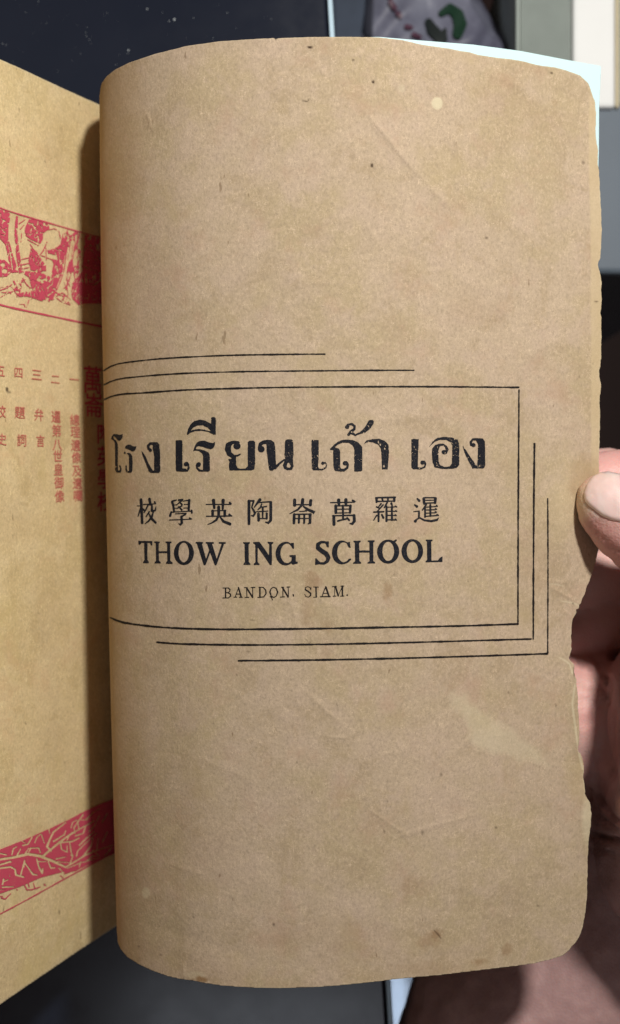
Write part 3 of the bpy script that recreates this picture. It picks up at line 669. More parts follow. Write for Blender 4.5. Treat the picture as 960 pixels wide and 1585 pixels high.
for l in [[(400,350,3),(450,340,3),(490,365,3),(500,420,3)],[(390,450,4),(360,520,5),(330,560,3)],[(160,300,4),(210,265,3)],[(165,350,4),(200,310,3)],[(180,380,3),(175,450,3)],[(230,430,4),(320,480,3)],[(250,470,4),(300,540,4)],[(380,500,3),(385,600,3)],[(160,600,4),(240,580,3)],[(180,640,4),(250,625,3)],[(200,670,4),(260,655,4)],
 [(0,850,4),(60,830,3),(100,800,3)],[(0,910,4),(70,870,3),(130,850,3)],[(220,990,3),(240,930,3),(280,910,2)],[(165,965,3),(200,965,3),(215,1000,3)],[(460,905,3),(510,945,3),(580,970,2)],[(520,870,2),(560,900,2)],[(190,750,3),(220,800,4),(250,830,5)],[(145,770,3),(180,820,3)],[(15,250,4),(40,330,4)],[(570,380,2),(580,480,2),(560,600,2)],[(590,400,2),(600,520,2),(580,640,2)],
 [(620,420,2),(610,540,2)],[(650,400,2),(640,520,2)],[(600,640,3),(620,690,3)],[(560,640,2),(550,760,3),(580,820,2)],[(530,780,2),(560,860,2)],[(590,700,2),(570,780,2)],[(660,560,4),(680,680,3)],[(340,560,3),(440,600,3)],[(500,620,4),(495,700,4)],[(280,910,5),(350,935,6)],[(380,920,6),(410,940,4)]]: St(*l)
X, Y = np.meshgrid(s.xs, s.ys)
band = f_poly(X, Y, [[(-40,308),(0,323),(60,342),(110,357),(158,370),(190,379),(190,505),(157,500),(100,488),(50,478),(0,466),(-40,456)]])
n_ = vnoise(X, Y*0.38+X*0.12, 5.5, 44, 2); n_2 = vnoise(X+Y*0.4, Y*0.8, 6, 45, 2); zone = vnoise(X, Y, 26, 46, 2)
s.F = np.minimum(s.F, (np.abs(n_) - 0.075)*9 + np.where(zone > 0.0, 0, 3))
s.F = np.minimum(s.F, (np.abs(n_2) - 0.06)*9 + np.where(zone < 0.1, 0, 3))
fine = (0.07 - np.abs(vnoise(X+Y*0.15, Y*0.3, 6, 47, 2)))*8
s.F = np.maximum(s.F, np.minimum(fine, f_poly(X, Y, [[(100,345),(130,352),(124,400),(118,470),(96,470),(104,400)]])))
fine = (0.06 - np.abs(vnoise(X-Y*0.5, Y, 8, 48, 2)))*8
s.F = np.maximum(s.F, np.minimum(fine, f_poly(X, Y, [[(0,440),(50,430),(110,452),(110,466),(60,462),(0,452)]])))
s.F = np.minimum(s.F, band); s.wear(3, 0.5, 91, 0.95)
printed('red_frieze', s, left_lift, RED, lpage, 0.00010, 'upper printed frieze of tree trunks')

s = Sheet(-30, 1220, 185, 1420, 0.5)
St, Po, El = crop(s, 0, 1200, 4.8)
Po((-140,610),(0,552),(180,480),(380,392),(520,325),(640,262),(760,208),(900,160),(900,560),(720,638),(640,672),(560,712),(450,722),(300,762),(150,828),(0,880),(-140,930))
for l in [[(-100,650,8),(0,625,9),(100,610,10),(210,585,11),(300,600,11),(400,640,11),(490,682,7)],[(-100,690,6),(0,665,7),(80,640,8)],[(0,690,7),(80,680,7),(115,700,7),(120,740,8),(175,755,7)],[(490,682,6),(560,640,6),(640,590,6),(740,552,5),(840,520,4)],[(500,690,4),(600,650,4),(740,612,3)],
 [(320,600,8),(380,550,8),(440,500,8),(520,440,7),(590,400,5),(700,340,4)],[(300,570,6),(290,540,5),(230,540,5),(215,570,4)],[(380,560,8),(350,530,8),(370,480,7),(400,420,6),(490,350,5)],[(370,430,5),(365,400,4)],[(400,490,6),(480,440,5),(490,410,4)],[(330,500,5),(310,440,4)],[(260,500,5),(275,460,4),(305,435,4)],[(170,520,6),(210,510,6),(240,460,5)],[(190,500,4),(165,490,4)],
 [(90,590,5),(100,545,5),(125,530,4)],[(130,590,5),(155,545,4)],[(190,580,5),(215,540,4)],[(0,580,6),(50,590,5)],[(155,740,6),(185,630,5),(180,680,5)],[(185,650,6),(215,690,6),(245,735,8),(275,740,5)],[(275,620,6),(290,680,7),(315,725,8),(320,690,4)],[(290,640,5),(345,640,4)],[(360,640,5),(380,690,6),(410,685,5)],[(440,690,5),(470,720,4)],
 [(450,500,6),(460,550,5),(500,570,5),(500,520,4)],[(440,500,6),(540,490,6),(590,465,5)],[(520,500,5),(530,570,5),(545,600,4)],[(500,480,4),(520,440,4)],[(560,430,4),(550,390,4),(620,290,5)],[(590,400,4),(575,340,4)],[(560,450,5),(620,430,4),(640,370,4)],[(590,520,5),(640,470,5),(700,420,4)],[(570,600,5),(580,560,4),(620,520,4),(720,430,3)],[(620,600,5),(680,520,5),(690,470,4)],
 [(520,660,4),(540,610,4),(530,590,4)],[(590,680,4),(600,640,4)],[(640,640,4),(690,600,4),(730,600,3)],[(690,560,4),(740,600,3)],[(640,330,4),(690,280,4),(740,250,3)],[(660,420,4),(700,380,4),(740,300,3)],[(720,560,4),(730,470,3)],[(20,810,6),(30,770,6)],[(20,830,6),(100,828,5)],[(30,790,4),(60,775,4)],[(420,620,5),(490,605,4)],[(430,640,4),(520,650,4)],
 [(0,850,3),(40,850,3)],[(70,745,3),(75,748,3)],[(530,390,4),(540,350,3),(570,330,3)],[(600,330,3),(650,330,3)],[(760,500,4),(800,420,4)],[(760,350,4),(800,280,4)],[(780,600,4),(830,540,4)]]: St(*l, cut=True)
for l in [[(175,795,5),(200,850,5),(240,850,4),(300,830,4)],[(210,800,4),(220,830,4)],[(250,800,3),(260,840,3)],[(10,910,4),(40,920,4),(80,880,3)],[(330,812,4),(338,818,4)],[(450,745,4),(470,762,3)],[(125,845,3),(130,852,3)],[(0,900,3),(20,900,3)],[(480,730,5),(550,705,6)]]: St(*l)
s.wear(3, 0.45, 92, 0.95)
printed('red_frieze', s, left_lift, RED, lpage, 0.00010, 'lower printed frieze of branching twigs')

GLY = json.loads(r'''{"四":[[[9,75],[9,-5],[16,-5],[16,3],[83,3],[83,-4],[91,-4],[91,75]],[[16,10],[16,68],[35,68],[34,47],[29,33],[18,24],[19,22],[21,20],[22,18],[35,28],[41,45],[42,68],[56,68],[56,37],[57,30],[60,27],[65,26],[76,26],[78,26],[81,26],[82,26],[82,33],[80,32],[78,32],[76,32],[66,32],[65,33],[64,34],[64,36],[64,68],[83,68],[83,10]]],"三":[[[12,74],[12,67],[88,67],[88,74]],[[19,42],[19,34],[80,34],[80,42]],[[7,7],[7,-1],[93,-1],[93,7]]],"二":[[[14,70],[14,62],[86,62],[86,70]],[[6,10],[6,2],[95,2],[95,10]]],"一":[[[4,43],[4,35],[96,35],[96,43]]],"五":[[[18,45],[18,38],[36,38],[34,26],[32,15],[30,5],[6,5],[6,-2],[95,-2],[95,5],[74,5],[76,19],[77,33],[78,45],[72,46],[71,45],[45,45],[49,67],[88,67],[88,74],[12,74],[12,67],[41,67],[40,60],[39,53],[38,45]],[[38,5],[40,15],[42,26],[44,38],[70,38],[69,28],[68,16],[66,5]]],"題":[[[17,62],[37,62],[37,54],[17,54]],[[17,74],[37,74],[37,67],[17,67]],[[10,80],[10,48],[44,48],[44,80]],[[60,47],[84,47],[84,40],[60,40]],[[60,35],[84,35],[84,27],[60,27]],[[60,60],[84,60],[84,53],[60,53]],[[61,20],[57,15],[51,11],[45,8],[46,6],[48,5],[50,3],[56,7],[62,12],[68,18]],[[75,17],[81,13],[86,8],[91,3],[96,7],[92,11],[86,16],[80,20]],[[12,30],[11,17],[8,6],[3,-3],[5,-5],[7,-7],[8,-8],[11,-3],[14,3],[16,10],[27,0],[42,-5],[61,-6],[94,-6],[95,-4],[96,-1],[97,1],[86,0],[71,0],[61,0],[50,1],[40,2],[31,4],[31,19],[48,19],[48,24],[31,24],[31,35],[50,35],[50,41],[5,41],[5,35],[24,35],[24,8],[22,11],[19,14],[17,18],[17,22],[18,26],[18,30]],[[53,66],[53,21],[91,21],[91,66],[72,66],[75,73],[95,73],[95,79],[49,79],[49,73],[68,73],[67,71],[66,68],[66,66]]],"詞":[[[43,63],[43,56],[80,56],[80,63]],[[9,54],[9,48],[37,48],[37,54]],[[9,41],[9,35],[37,35],[37,41]],[[5,67],[5,61],[41,61],[41,67]],[[16,81],[18,77],[21,72],[22,68],[28,72],[26,76],[24,80],[21,84]],[[41,79],[41,72],[86,72],[86,2],[85,0],[83,-1],[80,-1],[75,-1],[70,0],[71,-3],[71,-6],[72,-8],[79,-8],[85,-8],[88,-7],[91,-5],[92,-2],[93,2],[93,79]],[[53,41],[69,41],[69,22],[53,22]],[[47,48],[47,9],[53,9],[53,16],[75,16],[75,48]],[[9,27],[9,-7],[16,-7],[16,-2],[37,-2],[37,27]],[[16,21],[30,21],[30,4],[16,4]]],"弁":[[[5,34],[5,27],[28,27],[25,17],[18,7],[5,-2],[7,-3],[9,-5],[10,-7],[25,3],[33,15],[36,27],[65,27],[65,-8],[72,-8],[72,27],[95,27],[95,34],[72,34],[72,49],[65,49],[65,34],[36,34],[36,36],[36,49],[29,49],[29,36],[29,34]],[[14,51],[20,52],[38,53],[78,55],[81,53],[83,50],[85,48],[91,52],[84,60],[75,69],[66,78],[60,74],[64,70],[68,66],[73,61],[26,60],[35,66],[43,73],[52,81],[43,84],[34,75],[25,67],[20,63],[16,61],[14,59],[11,58],[12,56],[13,53]]],"言":[[[20,39],[20,33],[80,33],[80,39]],[[20,54],[20,48],[80,48],[80,54]],[[19,24],[19,-8],[26,-8],[26,-4],[74,-4],[74,-8],[81,-8],[81,24]],[[26,3],[26,17],[74,17],[74,3]],[[41,82],[45,78],[48,73],[50,69],[5,69],[5,62],[95,62],[95,69],[55,69],[59,70],[56,75],[52,80],[48,84]]],"校":[[[53,60],[49,52],[43,45],[37,39],[39,37],[41,36],[42,34],[49,41],[55,49],[60,57]],[[72,56],[79,49],[85,42],[89,35],[95,40],[90,46],[84,53],[77,60]],[[57,82],[60,78],[63,73],[65,69],[40,69],[40,62],[95,62],[95,69],[66,69],[72,72],[70,76],[67,80],[64,85]],[[76,42],[73,34],[70,27],[66,21],[61,27],[58,34],[54,42],[48,40],[52,31],[56,23],[61,15],[54,8],[46,2],[36,-2],[38,-4],[40,-6],[41,-8],[50,-3],[59,3],[66,9],[74,3],[82,-3],[91,-7],[93,-5],[95,-3],[97,-1],[87,3],[79,9],[71,15],[76,23],[80,31],[83,40]],[[19,84],[19,63],[6,63],[6,56],[18,56],[14,42],[9,28],[3,18],[4,15],[6,13],[7,10],[11,19],[16,29],[19,41],[19,-8],[26,-8],[26,42],[29,36],[32,31],[34,26],[38,32],[35,38],[30,46],[26,52],[26,56],[38,56],[38,63],[26,63],[26,84]]],"史":[[[20,61],[46,61],[46,42],[20,42]],[[54,61],[81,61],[81,42],[54,42]],[[24,32],[17,29],[21,21],[26,15],[32,9],[25,5],[16,2],[4,-1],[6,-3],[8,-6],[9,-8],[21,-4],[31,0],[39,4],[53,-2],[71,-6],[93,-8],[94,-5],[95,-2],[96,0],[76,1],[58,4],[44,10],[50,18],[53,26],[54,35],[88,35],[88,68],[54,68],[54,84],[46,84],[46,68],[12,68],[12,35],[46,35],[45,28],[43,20],[38,14],[32,19],[28,25]]],"總":[[[51,69],[85,69],[85,35],[51,35]],[[62,25],[66,20],[70,15],[72,11],[78,13],[75,18],[72,23],[67,27]],[[80,21],[85,14],[88,7],[91,0],[96,3],[94,10],[90,17],[85,23]],[[54,21],[54,3],[55,-2],[58,-5],[64,-6],[77,-6],[82,-5],[84,-1],[86,8],[84,8],[82,9],[80,10],[79,4],[78,1],[76,0],[64,0],[62,1],[61,1],[60,3],[60,21]],[[45,21],[44,14],[41,7],[38,1],[44,-2],[47,5],[49,12],[51,19]],[[19,19],[20,11],[21,4],[21,-3],[27,-2],[26,5],[25,13],[24,20]],[[10,20],[8,11],[6,3],[4,-4],[6,-4],[8,-5],[10,-6],[12,2],[14,10],[15,19]],[[28,21],[30,15],[32,9],[33,3],[38,5],[37,10],[35,16],[33,22]],[[63,84],[63,82],[61,79],[60,75],[45,75],[45,28],[91,28],[91,75],[67,75],[71,83]],[[60,52],[63,50],[65,49],[67,47],[63,44],[58,42],[54,40],[55,39],[56,37],[57,36],[62,38],[66,41],[71,44],[73,42],[76,40],[78,38],[82,41],[80,43],[77,45],[74,48],[78,52],[80,57],[83,62],[79,64],[78,63],[66,63],[68,67],[63,68],[61,63],[57,58],[52,54],[53,53],[55,52],[56,50],[59,53],[62,56],[64,59],[76,59],[74,56],[72,53],[70,51],[68,52],[66,54],[64,55]],[[7,24],[9,25],[17,27],[32,30],[34,24],[39,26],[38,32],[36,39],[33,45],[28,44],[29,41],[30,38],[31,35],[15,33],[23,43],[30,54],[37,66],[31,69],[29,64],[26,60],[24,55],[13,54],[18,63],[23,72],[27,81],[21,84],[17,73],[12,64],[9,59],[7,56],[5,54],[4,53],[5,51],[5,49],[6,47],[8,47],[12,48],[20,49],[17,44],[14,40],[12,37],[9,34],[6,31],[4,30],[5,28],[6,26]]],"理":[[[48,54],[63,54],[63,41],[48,41]],[[69,54],[85,54],[85,41],[69,41]],[[48,73],[63,73],[63,60],[48,60]],[[69,73],[85,73],[85,60],[69,60]],[[32,2],[32,-5],[97,-5],[97,2],[70,2],[70,16],[93,16],[93,23],[70,23],[70,35],[92,35],[92,79],[41,79],[41,35],[62,35],[62,23],[40,23],[40,16],[62,16],[62,2]],[[4,10],[5,2],[15,6],[26,9],[36,13],[35,20],[24,16],[24,41],[34,41],[34,48],[24,48],[24,70],[36,70],[36,77],[5,77],[5,70],[17,70],[17,48],[6,48],[6,41],[17,41],[17,14],[12,13],[8,11]]],"遺":[[[44,35],[79,35],[79,30],[44,30]],[[44,26],[79,26],[79,21],[44,21]],[[44,44],[79,44],[79,39],[44,39]],[[8,79],[14,73],[19,67],[24,62],[30,66],[25,72],[20,78],[14,83]],[[36,78],[36,63],[57,63],[57,58],[28,58],[28,53],[95,53],[95,58],[64,58],[64,63],[87,63],[87,78],[64,78],[64,84],[57,84],[57,78]],[[42,74],[57,74],[57,68],[42,68]],[[64,74],[79,74],[79,68],[64,68]],[[25,50],[4,50],[4,43],[18,43],[18,12],[13,9],[8,5],[2,-1],[8,-8],[12,-1],[16,3],[20,5],[23,4],[26,2],[30,-1],[37,-5],[47,-6],[58,-7],[71,-7],[85,-6],[95,-6],[96,-3],[97,0],[98,2],[86,1],[72,1],[59,0],[50,1],[43,1],[37,3],[44,6],[51,10],[57,14],[51,16],[68,16],[66,12],[74,9],[81,6],[88,3],[91,8],[85,10],[77,14],[69,16],[86,16],[86,49],[36,49],[36,16],[51,16],[45,13],[38,10],[32,8],[33,6],[35,4],[36,3],[35,4],[33,4],[31,5],[29,7],[27,9],[25,10]]],"像":[[[49,71],[67,71],[65,68],[63,65],[61,63],[42,63],[44,66],[47,68]],[[49,84],[43,75],[36,66],[26,57],[27,56],[29,54],[30,52],[32,54],[34,55],[36,57],[36,41],[51,41],[46,37],[38,33],[29,30],[30,28],[32,26],[33,25],[41,28],[48,31],[53,35],[55,33],[56,32],[58,30],[49,24],[39,19],[29,15],[30,14],[32,12],[33,10],[42,14],[52,20],[60,26],[61,24],[62,22],[63,20],[53,13],[41,6],[28,1],[29,-1],[31,-3],[32,-4],[43,0],[54,7],[64,14],[64,8],[64,3],[62,0],[60,-1],[59,-1],[57,-2],[55,-2],[53,-1],[50,-1],[51,-3],[52,-6],[52,-8],[54,-8],[56,-8],[58,-8],[62,-8],[64,-7],[67,-4],[70,2],[71,11],[69,21],[74,23],[79,13],[85,4],[92,-2],[94,0],[95,2],[97,3],[90,9],[84,17],[80,26],[84,28],[87,30],[91,32],[86,37],[80,33],[74,30],[68,26],[65,31],[62,35],[58,39],[60,41],[90,41],[90,63],[69,63],[71,67],[74,70],[77,74],[72,77],[71,77],[53,77],[56,83]],[[42,57],[60,57],[60,54],[58,51],[56,47],[42,47]],[[66,57],[83,57],[83,47],[64,47],[65,51],[66,54]],[[26,84],[20,69],[12,55],[3,44],[4,41],[6,39],[7,36],[10,40],[13,43],[16,47],[16,-8],[23,-8],[23,59],[27,66],[30,74],[33,82]]],"及":[[[9,79],[9,71],[27,71],[27,63],[25,43],[19,21],[4,0],[5,-2],[8,-4],[9,-7],[23,11],[30,29],[34,46],[40,33],[47,22],[56,12],[47,6],[38,2],[28,-1],[29,-3],[31,-6],[32,-8],[43,-4],[53,1],[62,7],[71,1],[80,-4],[91,-7],[93,-5],[95,-2],[96,0],[86,3],[77,7],[68,12],[78,23],[85,36],[91,53],[86,55],[84,54],[65,54],[67,62],[69,71],[71,79]],[[62,17],[50,30],[41,47],[34,66],[34,71],[62,71],[60,63],[57,54],[55,47],[81,47],[77,35],[70,25]]],"囑":[[[66,64],[66,48],[71,48],[71,64]],[[78,43],[86,43],[86,37],[78,37]],[[65,43],[73,43],[73,37],[65,37]],[[52,43],[59,43],[59,37],[52,37]],[[45,52],[47,48],[52,49],[57,50],[63,52],[63,56],[57,54],[50,53]],[[46,60],[51,59],[57,57],[61,56],[63,60],[58,61],[53,63],[48,64]],[[89,64],[84,63],[79,61],[74,59],[76,56],[81,57],[86,59],[91,60]],[[73,52],[79,51],[85,49],[90,48],[92,52],[87,53],[81,55],[74,56]],[[7,75],[7,9],[13,9],[13,19],[27,19],[27,75]],[[13,68],[21,68],[21,25],[13,25]],[[33,81],[33,44],[33,28],[29,11],[21,-4],[22,-5],[25,-6],[26,-7],[32,0],[35,9],[38,18],[39,17],[41,15],[42,14],[44,15],[46,17],[48,18],[48,8],[60,8],[60,3],[42,2],[43,-2],[77,-1],[78,-3],[77,-3],[78,-4],[79,-6],[79,-8],[81,-8],[83,-8],[85,-8],[87,-7],[89,-7],[90,-6],[92,-1],[93,9],[93,26],[93,29],[56,29],[59,33],[92,33],[92,47],[46,47],[46,33],[52,33],[48,27],[43,22],[38,18],[39,27],[40,36],[40,44],[40,65],[92,65],[92,81]],[[40,76],[85,76],[85,70],[40,70]],[[53,24],[60,24],[60,21],[50,21]],[[66,24],[87,24],[86,10],[85,1],[84,-2],[84,-3],[83,-3],[78,-3],[82,-1],[81,1],[79,5],[77,8],[80,8],[80,21],[66,21]],[[72,7],[74,4],[66,4],[66,8],[76,8]],[[53,17],[60,17],[60,12],[53,12]],[[66,17],[75,17],[75,12],[66,12]]],"暹":[[[44,65],[82,65],[82,59],[44,59]],[[44,76],[82,76],[82,70],[44,70]],[[7,76],[12,70],[18,65],[22,60],[28,64],[23,69],[18,75],[12,80]],[[37,81],[37,54],[44,54],[39,47],[33,40],[26,35],[28,33],[30,31],[31,30],[34,31],[36,33],[39,36],[39,4],[46,4],[46,8],[94,8],[94,13],[70,13],[70,20],[89,20],[89,24],[70,24],[70,30],[89,30],[89,35],[70,35],[70,41],[92,41],[92,46],[73,46],[72,49],[71,51],[69,54],[89,54],[89,81]],[[62,52],[63,50],[64,48],[65,46],[48,46],[49,48],[50,50],[52,53],[48,54],[69,54]],[[46,30],[63,30],[63,24],[46,24]],[[46,35],[46,41],[63,41],[63,35]],[[46,20],[63,20],[63,13],[46,13]],[[25,49],[5,49],[5,42],[18,42],[18,9],[14,7],[9,3],[4,-1],[9,-7],[14,-2],[19,2],[23,4],[25,3],[28,1],[32,-2],[39,-4],[47,-6],[58,-6],[70,-6],[83,-6],[95,-5],[95,-3],[96,0],[97,2],[85,1],[71,1],[58,1],[48,1],[40,2],[33,5],[30,7],[27,8],[25,10]]],"第":[[[17,40],[16,33],[15,25],[13,18],[40,18],[30,10],[19,3],[7,-2],[9,-4],[11,-6],[12,-8],[24,-2],[36,6],[46,15],[46,-8],[53,-8],[53,18],[82,18],[81,11],[80,6],[79,4],[78,3],[77,3],[75,3],[72,3],[68,3],[64,3],[65,1],[65,-1],[66,-4],[71,-4],[75,-4],[78,-4],[81,-3],[83,-3],[85,-1],[87,3],[89,10],[90,21],[90,24],[53,24],[53,34],[87,34],[87,56],[13,56],[13,49],[46,49],[46,40]],[[23,34],[46,34],[46,24],[22,24]],[[53,49],[80,49],[80,40],[53,40]],[[21,84],[17,75],[11,67],[5,60],[7,59],[9,57],[11,56],[15,60],[18,65],[22,70],[27,70],[29,65],[31,61],[32,58],[39,60],[38,63],[36,66],[35,70],[51,70],[51,75],[25,75],[26,78],[27,80],[28,83]],[[60,84],[57,76],[52,67],[46,61],[49,60],[51,58],[53,57],[56,61],[59,65],[62,70],[69,70],[72,65],[74,61],[76,57],[83,60],[81,63],[79,66],[77,70],[95,70],[95,75],[64,75],[65,78],[66,80],[67,83]]],"八":[[[30,74],[27,46],[19,19],[3,-2],[5,-4],[7,-6],[9,-8],[26,15],[35,44],[39,74]],[[66,77],[59,76],[61,56],[70,23],[91,-7],[93,-6],[95,-4],[97,-2],[77,26],[68,58]]],"世":[[[46,84],[46,59],[28,59],[28,81],[20,81],[20,59],[5,59],[5,52],[20,52],[20,-2],[92,-2],[92,6],[28,6],[28,52],[46,52],[46,20],[80,20],[80,52],[95,52],[95,59],[80,59],[80,82],[72,82],[72,59],[53,59],[53,84]],[[72,52],[72,27],[53,27],[53,52]]],"皇":[[[24,54],[76,54],[76,45],[24,45]],[[24,69],[76,69],[76,60],[24,60]],[[6,1],[6,-6],[94,-6],[94,1],[54,1],[54,10],[84,10],[84,16],[54,16],[54,25],[88,25],[88,32],[12,32],[12,25],[46,25],[46,16],[17,16],[17,10],[46,10],[46,1]],[[46,84],[45,81],[44,78],[43,75],[17,75],[17,39],[84,39],[84,75],[51,75],[52,77],[54,80],[55,83]]],"御":[[[20,84],[15,77],[9,70],[3,64],[4,62],[6,60],[7,58],[14,65],[21,73],[27,82]],[[69,76],[69,-8],[76,-8],[76,70],[87,70],[87,15],[87,14],[86,14],[85,14],[82,14],[79,14],[80,12],[80,9],[81,7],[86,7],[89,7],[91,8],[93,10],[94,12],[94,15],[94,76]],[[22,64],[16,54],[9,44],[2,36],[3,34],[5,31],[6,29],[9,32],[12,36],[15,39],[15,-8],[22,-8],[22,49],[23,52],[25,55],[27,58],[29,57],[31,55],[32,54],[35,58],[37,62],[39,66],[46,66],[46,51],[29,51],[29,44],[46,44],[46,7],[37,6],[37,36],[31,36],[31,5],[26,4],[27,-3],[39,-1],[53,1],[67,4],[67,10],[53,8],[53,25],[65,25],[65,32],[53,32],[53,44],[66,44],[66,51],[53,51],[53,66],[65,66],[65,73],[41,73],[42,76],[43,80],[44,83],[37,84],[35,75],[31,66],[27,59],[29,62]]],"萬":[[[25,46],[46,46],[46,39],[25,39]],[[53,46],[76,46],[76,39],[53,39]],[[25,58],[46,58],[46,51],[25,51]],[[53,58],[76,58],[76,51],[53,51]],[[62,17],[63,15],[65,13],[66,11],[53,10],[53,21],[83,21],[83,0],[82,-1],[82,-2],[81,-2],[71,-2],[72,-4],[73,-6],[74,-8],[79,-8],[84,-7],[87,-7],[89,-5],[90,-3],[90,0],[90,27],[53,27],[53,33],[83,33],[83,64],[17,64],[17,33],[46,33],[46,27],[11,27],[11,-8],[18,-8],[18,21],[46,21],[46,10],[24,9],[25,2],[38,3],[53,4],[69,5],[70,3],[71,1],[72,-1],[78,1],[75,7],[71,13],[67,19]],[[7,78],[7,71],[29,71],[29,65],[36,65],[36,71],[64,71],[64,65],[71,65],[71,71],[93,71],[93,78],[71,78],[71,84],[64,84],[64,78],[36,78],[36,84],[29,84],[29,78]]],"崙":[[[12,81],[12,62],[47,62],[35,54],[19,49],[2,45],[4,43],[6,40],[7,38],[13,40],[20,41],[26,43],[26,39],[74,39],[74,44],[80,42],[86,41],[93,39],[94,41],[96,44],[97,46],[82,49],[68,53],[55,59],[57,62],[88,62],[88,81],[81,81],[81,68],[54,68],[54,84],[46,84],[46,68],[20,68],[20,81]],[[30,45],[37,48],[44,51],[50,55],[57,51],[65,47],[72,45]],[[14,32],[14,-8],[21,-8],[21,10],[36,10],[36,-7],[42,-7],[42,10],[57,10],[57,-7],[64,-7],[64,10],[79,10],[79,-1],[79,-2],[78,-2],[77,-2],[75,-2],[72,-2],[68,-2],[69,-4],[70,-6],[70,-8],[76,-8],[80,-8],[83,-7],[85,-6],[86,-4],[86,-1],[86,32]],[[79,16],[64,16],[64,26],[79,26]],[[21,16],[21,26],[36,26],[36,16]],[[42,16],[42,26],[57,26],[57,16]]],"陶":[[[47,84],[42,72],[36,61],[29,52],[31,50],[34,49],[35,47],[39,52],[43,58],[46,64],[86,64],[85,28],[84,8],[82,0],[81,-1],[80,-2],[79,-2],[76,-2],[72,-2],[67,-1],[68,-3],[68,-6],[69,-8],[73,-8],[78,-8],[82,-8],[84,-7],[87,-6],[89,-4],[91,5],[92,27],[93,66],[93,70],[49,70],[51,74],[52,78],[54,83]],[[42,27],[42,8],[78,8],[78,27],[72,27],[72,14],[63,14],[63,31],[81,31],[81,37],[63,37],[63,47],[78,47],[78,53],[53,53],[54,55],[56,57],[56,60],[50,61],[48,54],[44,48],[39,42],[41,41],[42,39],[44,38],[46,41],[48,44],[50,47],[57,47],[57,37],[39,37],[39,31],[57,31],[57,14],[48,14],[48,27]],[[7,80],[7,-8],[14,-8],[14,73],[27,73],[25,66],[22,58],[19,50],[25,43],[28,36],[29,30],[28,27],[28,25],[26,23],[25,23],[24,22],[23,22],[21,22],[19,22],[17,22],[18,20],[19,18],[19,16],[21,16],[24,16],[26,16],[28,16],[30,17],[31,18],[33,21],[35,25],[35,30],[34,36],[32,43],[26,51],[29,60],[33,69],[36,77],[31,80],[30,80]]],"英":[[[46,63],[46,51],[16,51],[16,28],[6,28],[6,21],[43,21],[37,12],[24,4],[4,-2],[6,-4],[7,-6],[8,-8],[30,-1],[43,8],[50,18],[60,6],[74,-3],[92,-8],[93,-6],[95,-3],[97,-1],[80,3],[66,10],[57,21],[95,21],[95,28],[85,28],[85,51],[54,51],[54,63]],[[23,28],[23,45],[46,45],[46,35],[46,33],[46,30],[45,28]],[[77,28],[53,28],[53,30],[53,33],[54,35],[54,45],[77,45]],[[64,84],[64,75],[36,75],[36,84],[28,84],[28,75],[7,75],[7,68],[28,68],[28,58],[36,58],[36,68],[64,68],[64,58],[72,58],[72,68],[93,68],[93,75],[72,75],[72,84]]],"學":[[[47,22],[47,18],[5,18],[5,12],[47,12],[47,0],[47,-1],[45,-2],[42,-2],[38,-2],[32,-1],[33,-3],[34,-6],[34,-8],[41,-8],[47,-8],[51,-7],[53,-5],[54,-3],[55,0],[55,12],[95,12],[95,18],[55,18],[55,20],[63,23],[70,28],[77,32],[73,36],[71,36],[24,36],[24,30],[63,30],[58,27],[53,24]],[[14,78],[16,48],[8,48],[8,30],[15,30],[15,42],[85,42],[85,30],[93,30],[93,48],[85,48],[86,58],[87,69],[87,80],[64,80],[64,75],[80,75],[80,70],[64,70],[64,64],[79,64],[79,59],[64,59],[64,54],[78,54],[78,48],[22,48],[22,54],[36,54],[36,59],[22,59],[22,64],[36,64],[36,70],[21,70],[21,75],[26,76],[32,77],[36,78],[33,83],[27,81],[20,80]],[[39,62],[41,61],[43,59],[46,58],[43,56],[40,54],[36,52],[38,51],[39,49],[41,48],[44,50],[47,52],[50,55],[53,53],[56,51],[58,49],[62,53],[60,54],[57,56],[54,58],[57,60],[59,62],[60,65],[55,66],[54,64],[52,63],[50,61],[47,62],[45,64],[42,65]],[[39,78],[41,77],[44,76],[46,75],[43,73],[40,71],[37,70],[39,69],[40,67],[41,66],[44,68],[48,70],[51,72],[53,70],[56,69],[58,67],[62,71],[60,72],[57,74],[55,76],[57,77],[58,80],[60,82],[55,83],[53,81],[52,80],[50,78],[48,79],[45,81],[43,82]]]}''')
def glyph(s, ch, cx, cy, w, h, th=0.0):
    loops = []
    sl = -(cy-722)*0.0008
    for L in GLY[ch]:
        q = []
        for (gx, gy) in L:
            x = cx + (gx-50)/95*w
            q.append((x, cy - (gy-38)/92*h + sl*(x-cx)))
        loops.append(q)
    s.put(lambda X, Y: f_poly(X, Y, loops) + th, (cx-w*0.6, cy-h*0.65, cx+w*0.6, cy+h*0.65))
def column(items, seed, mat, th, label=None):
    b = (min(i[1]-i[3] for i in items), min(i[2]-i[4] for i in items), max(i[1]+i[3] for i in items), max(i[2]+i[4] for i in items))
    s = Sheet(*b, 0.35)
    for it in items: glyph(s, *it, th)
    s.wear(2.2, 0.22, seed, 1.0)
    o = printed('red_lettering', s, left_lift, mat, lpage, 0.00010, label)
column([('四',29,576.5,14,17),('題',31,638.5,16,18.5),('詞',34,681.5,15,18.5)], 101, REDT, 0.10, 'red column headed by the numeral four')
column([('三',57,580,17,18),('弁',60.5,642,15,19),('言',63,682.5,13.5,18)], 102, REDT, 0.12, 'red column headed by the numeral three')
column([('五',1,574,14,18),('校',2,637,15,18.5),('史',3.5,680,14,18)], 103, REDT, 0.14, 'red column cut by the left picture edge')
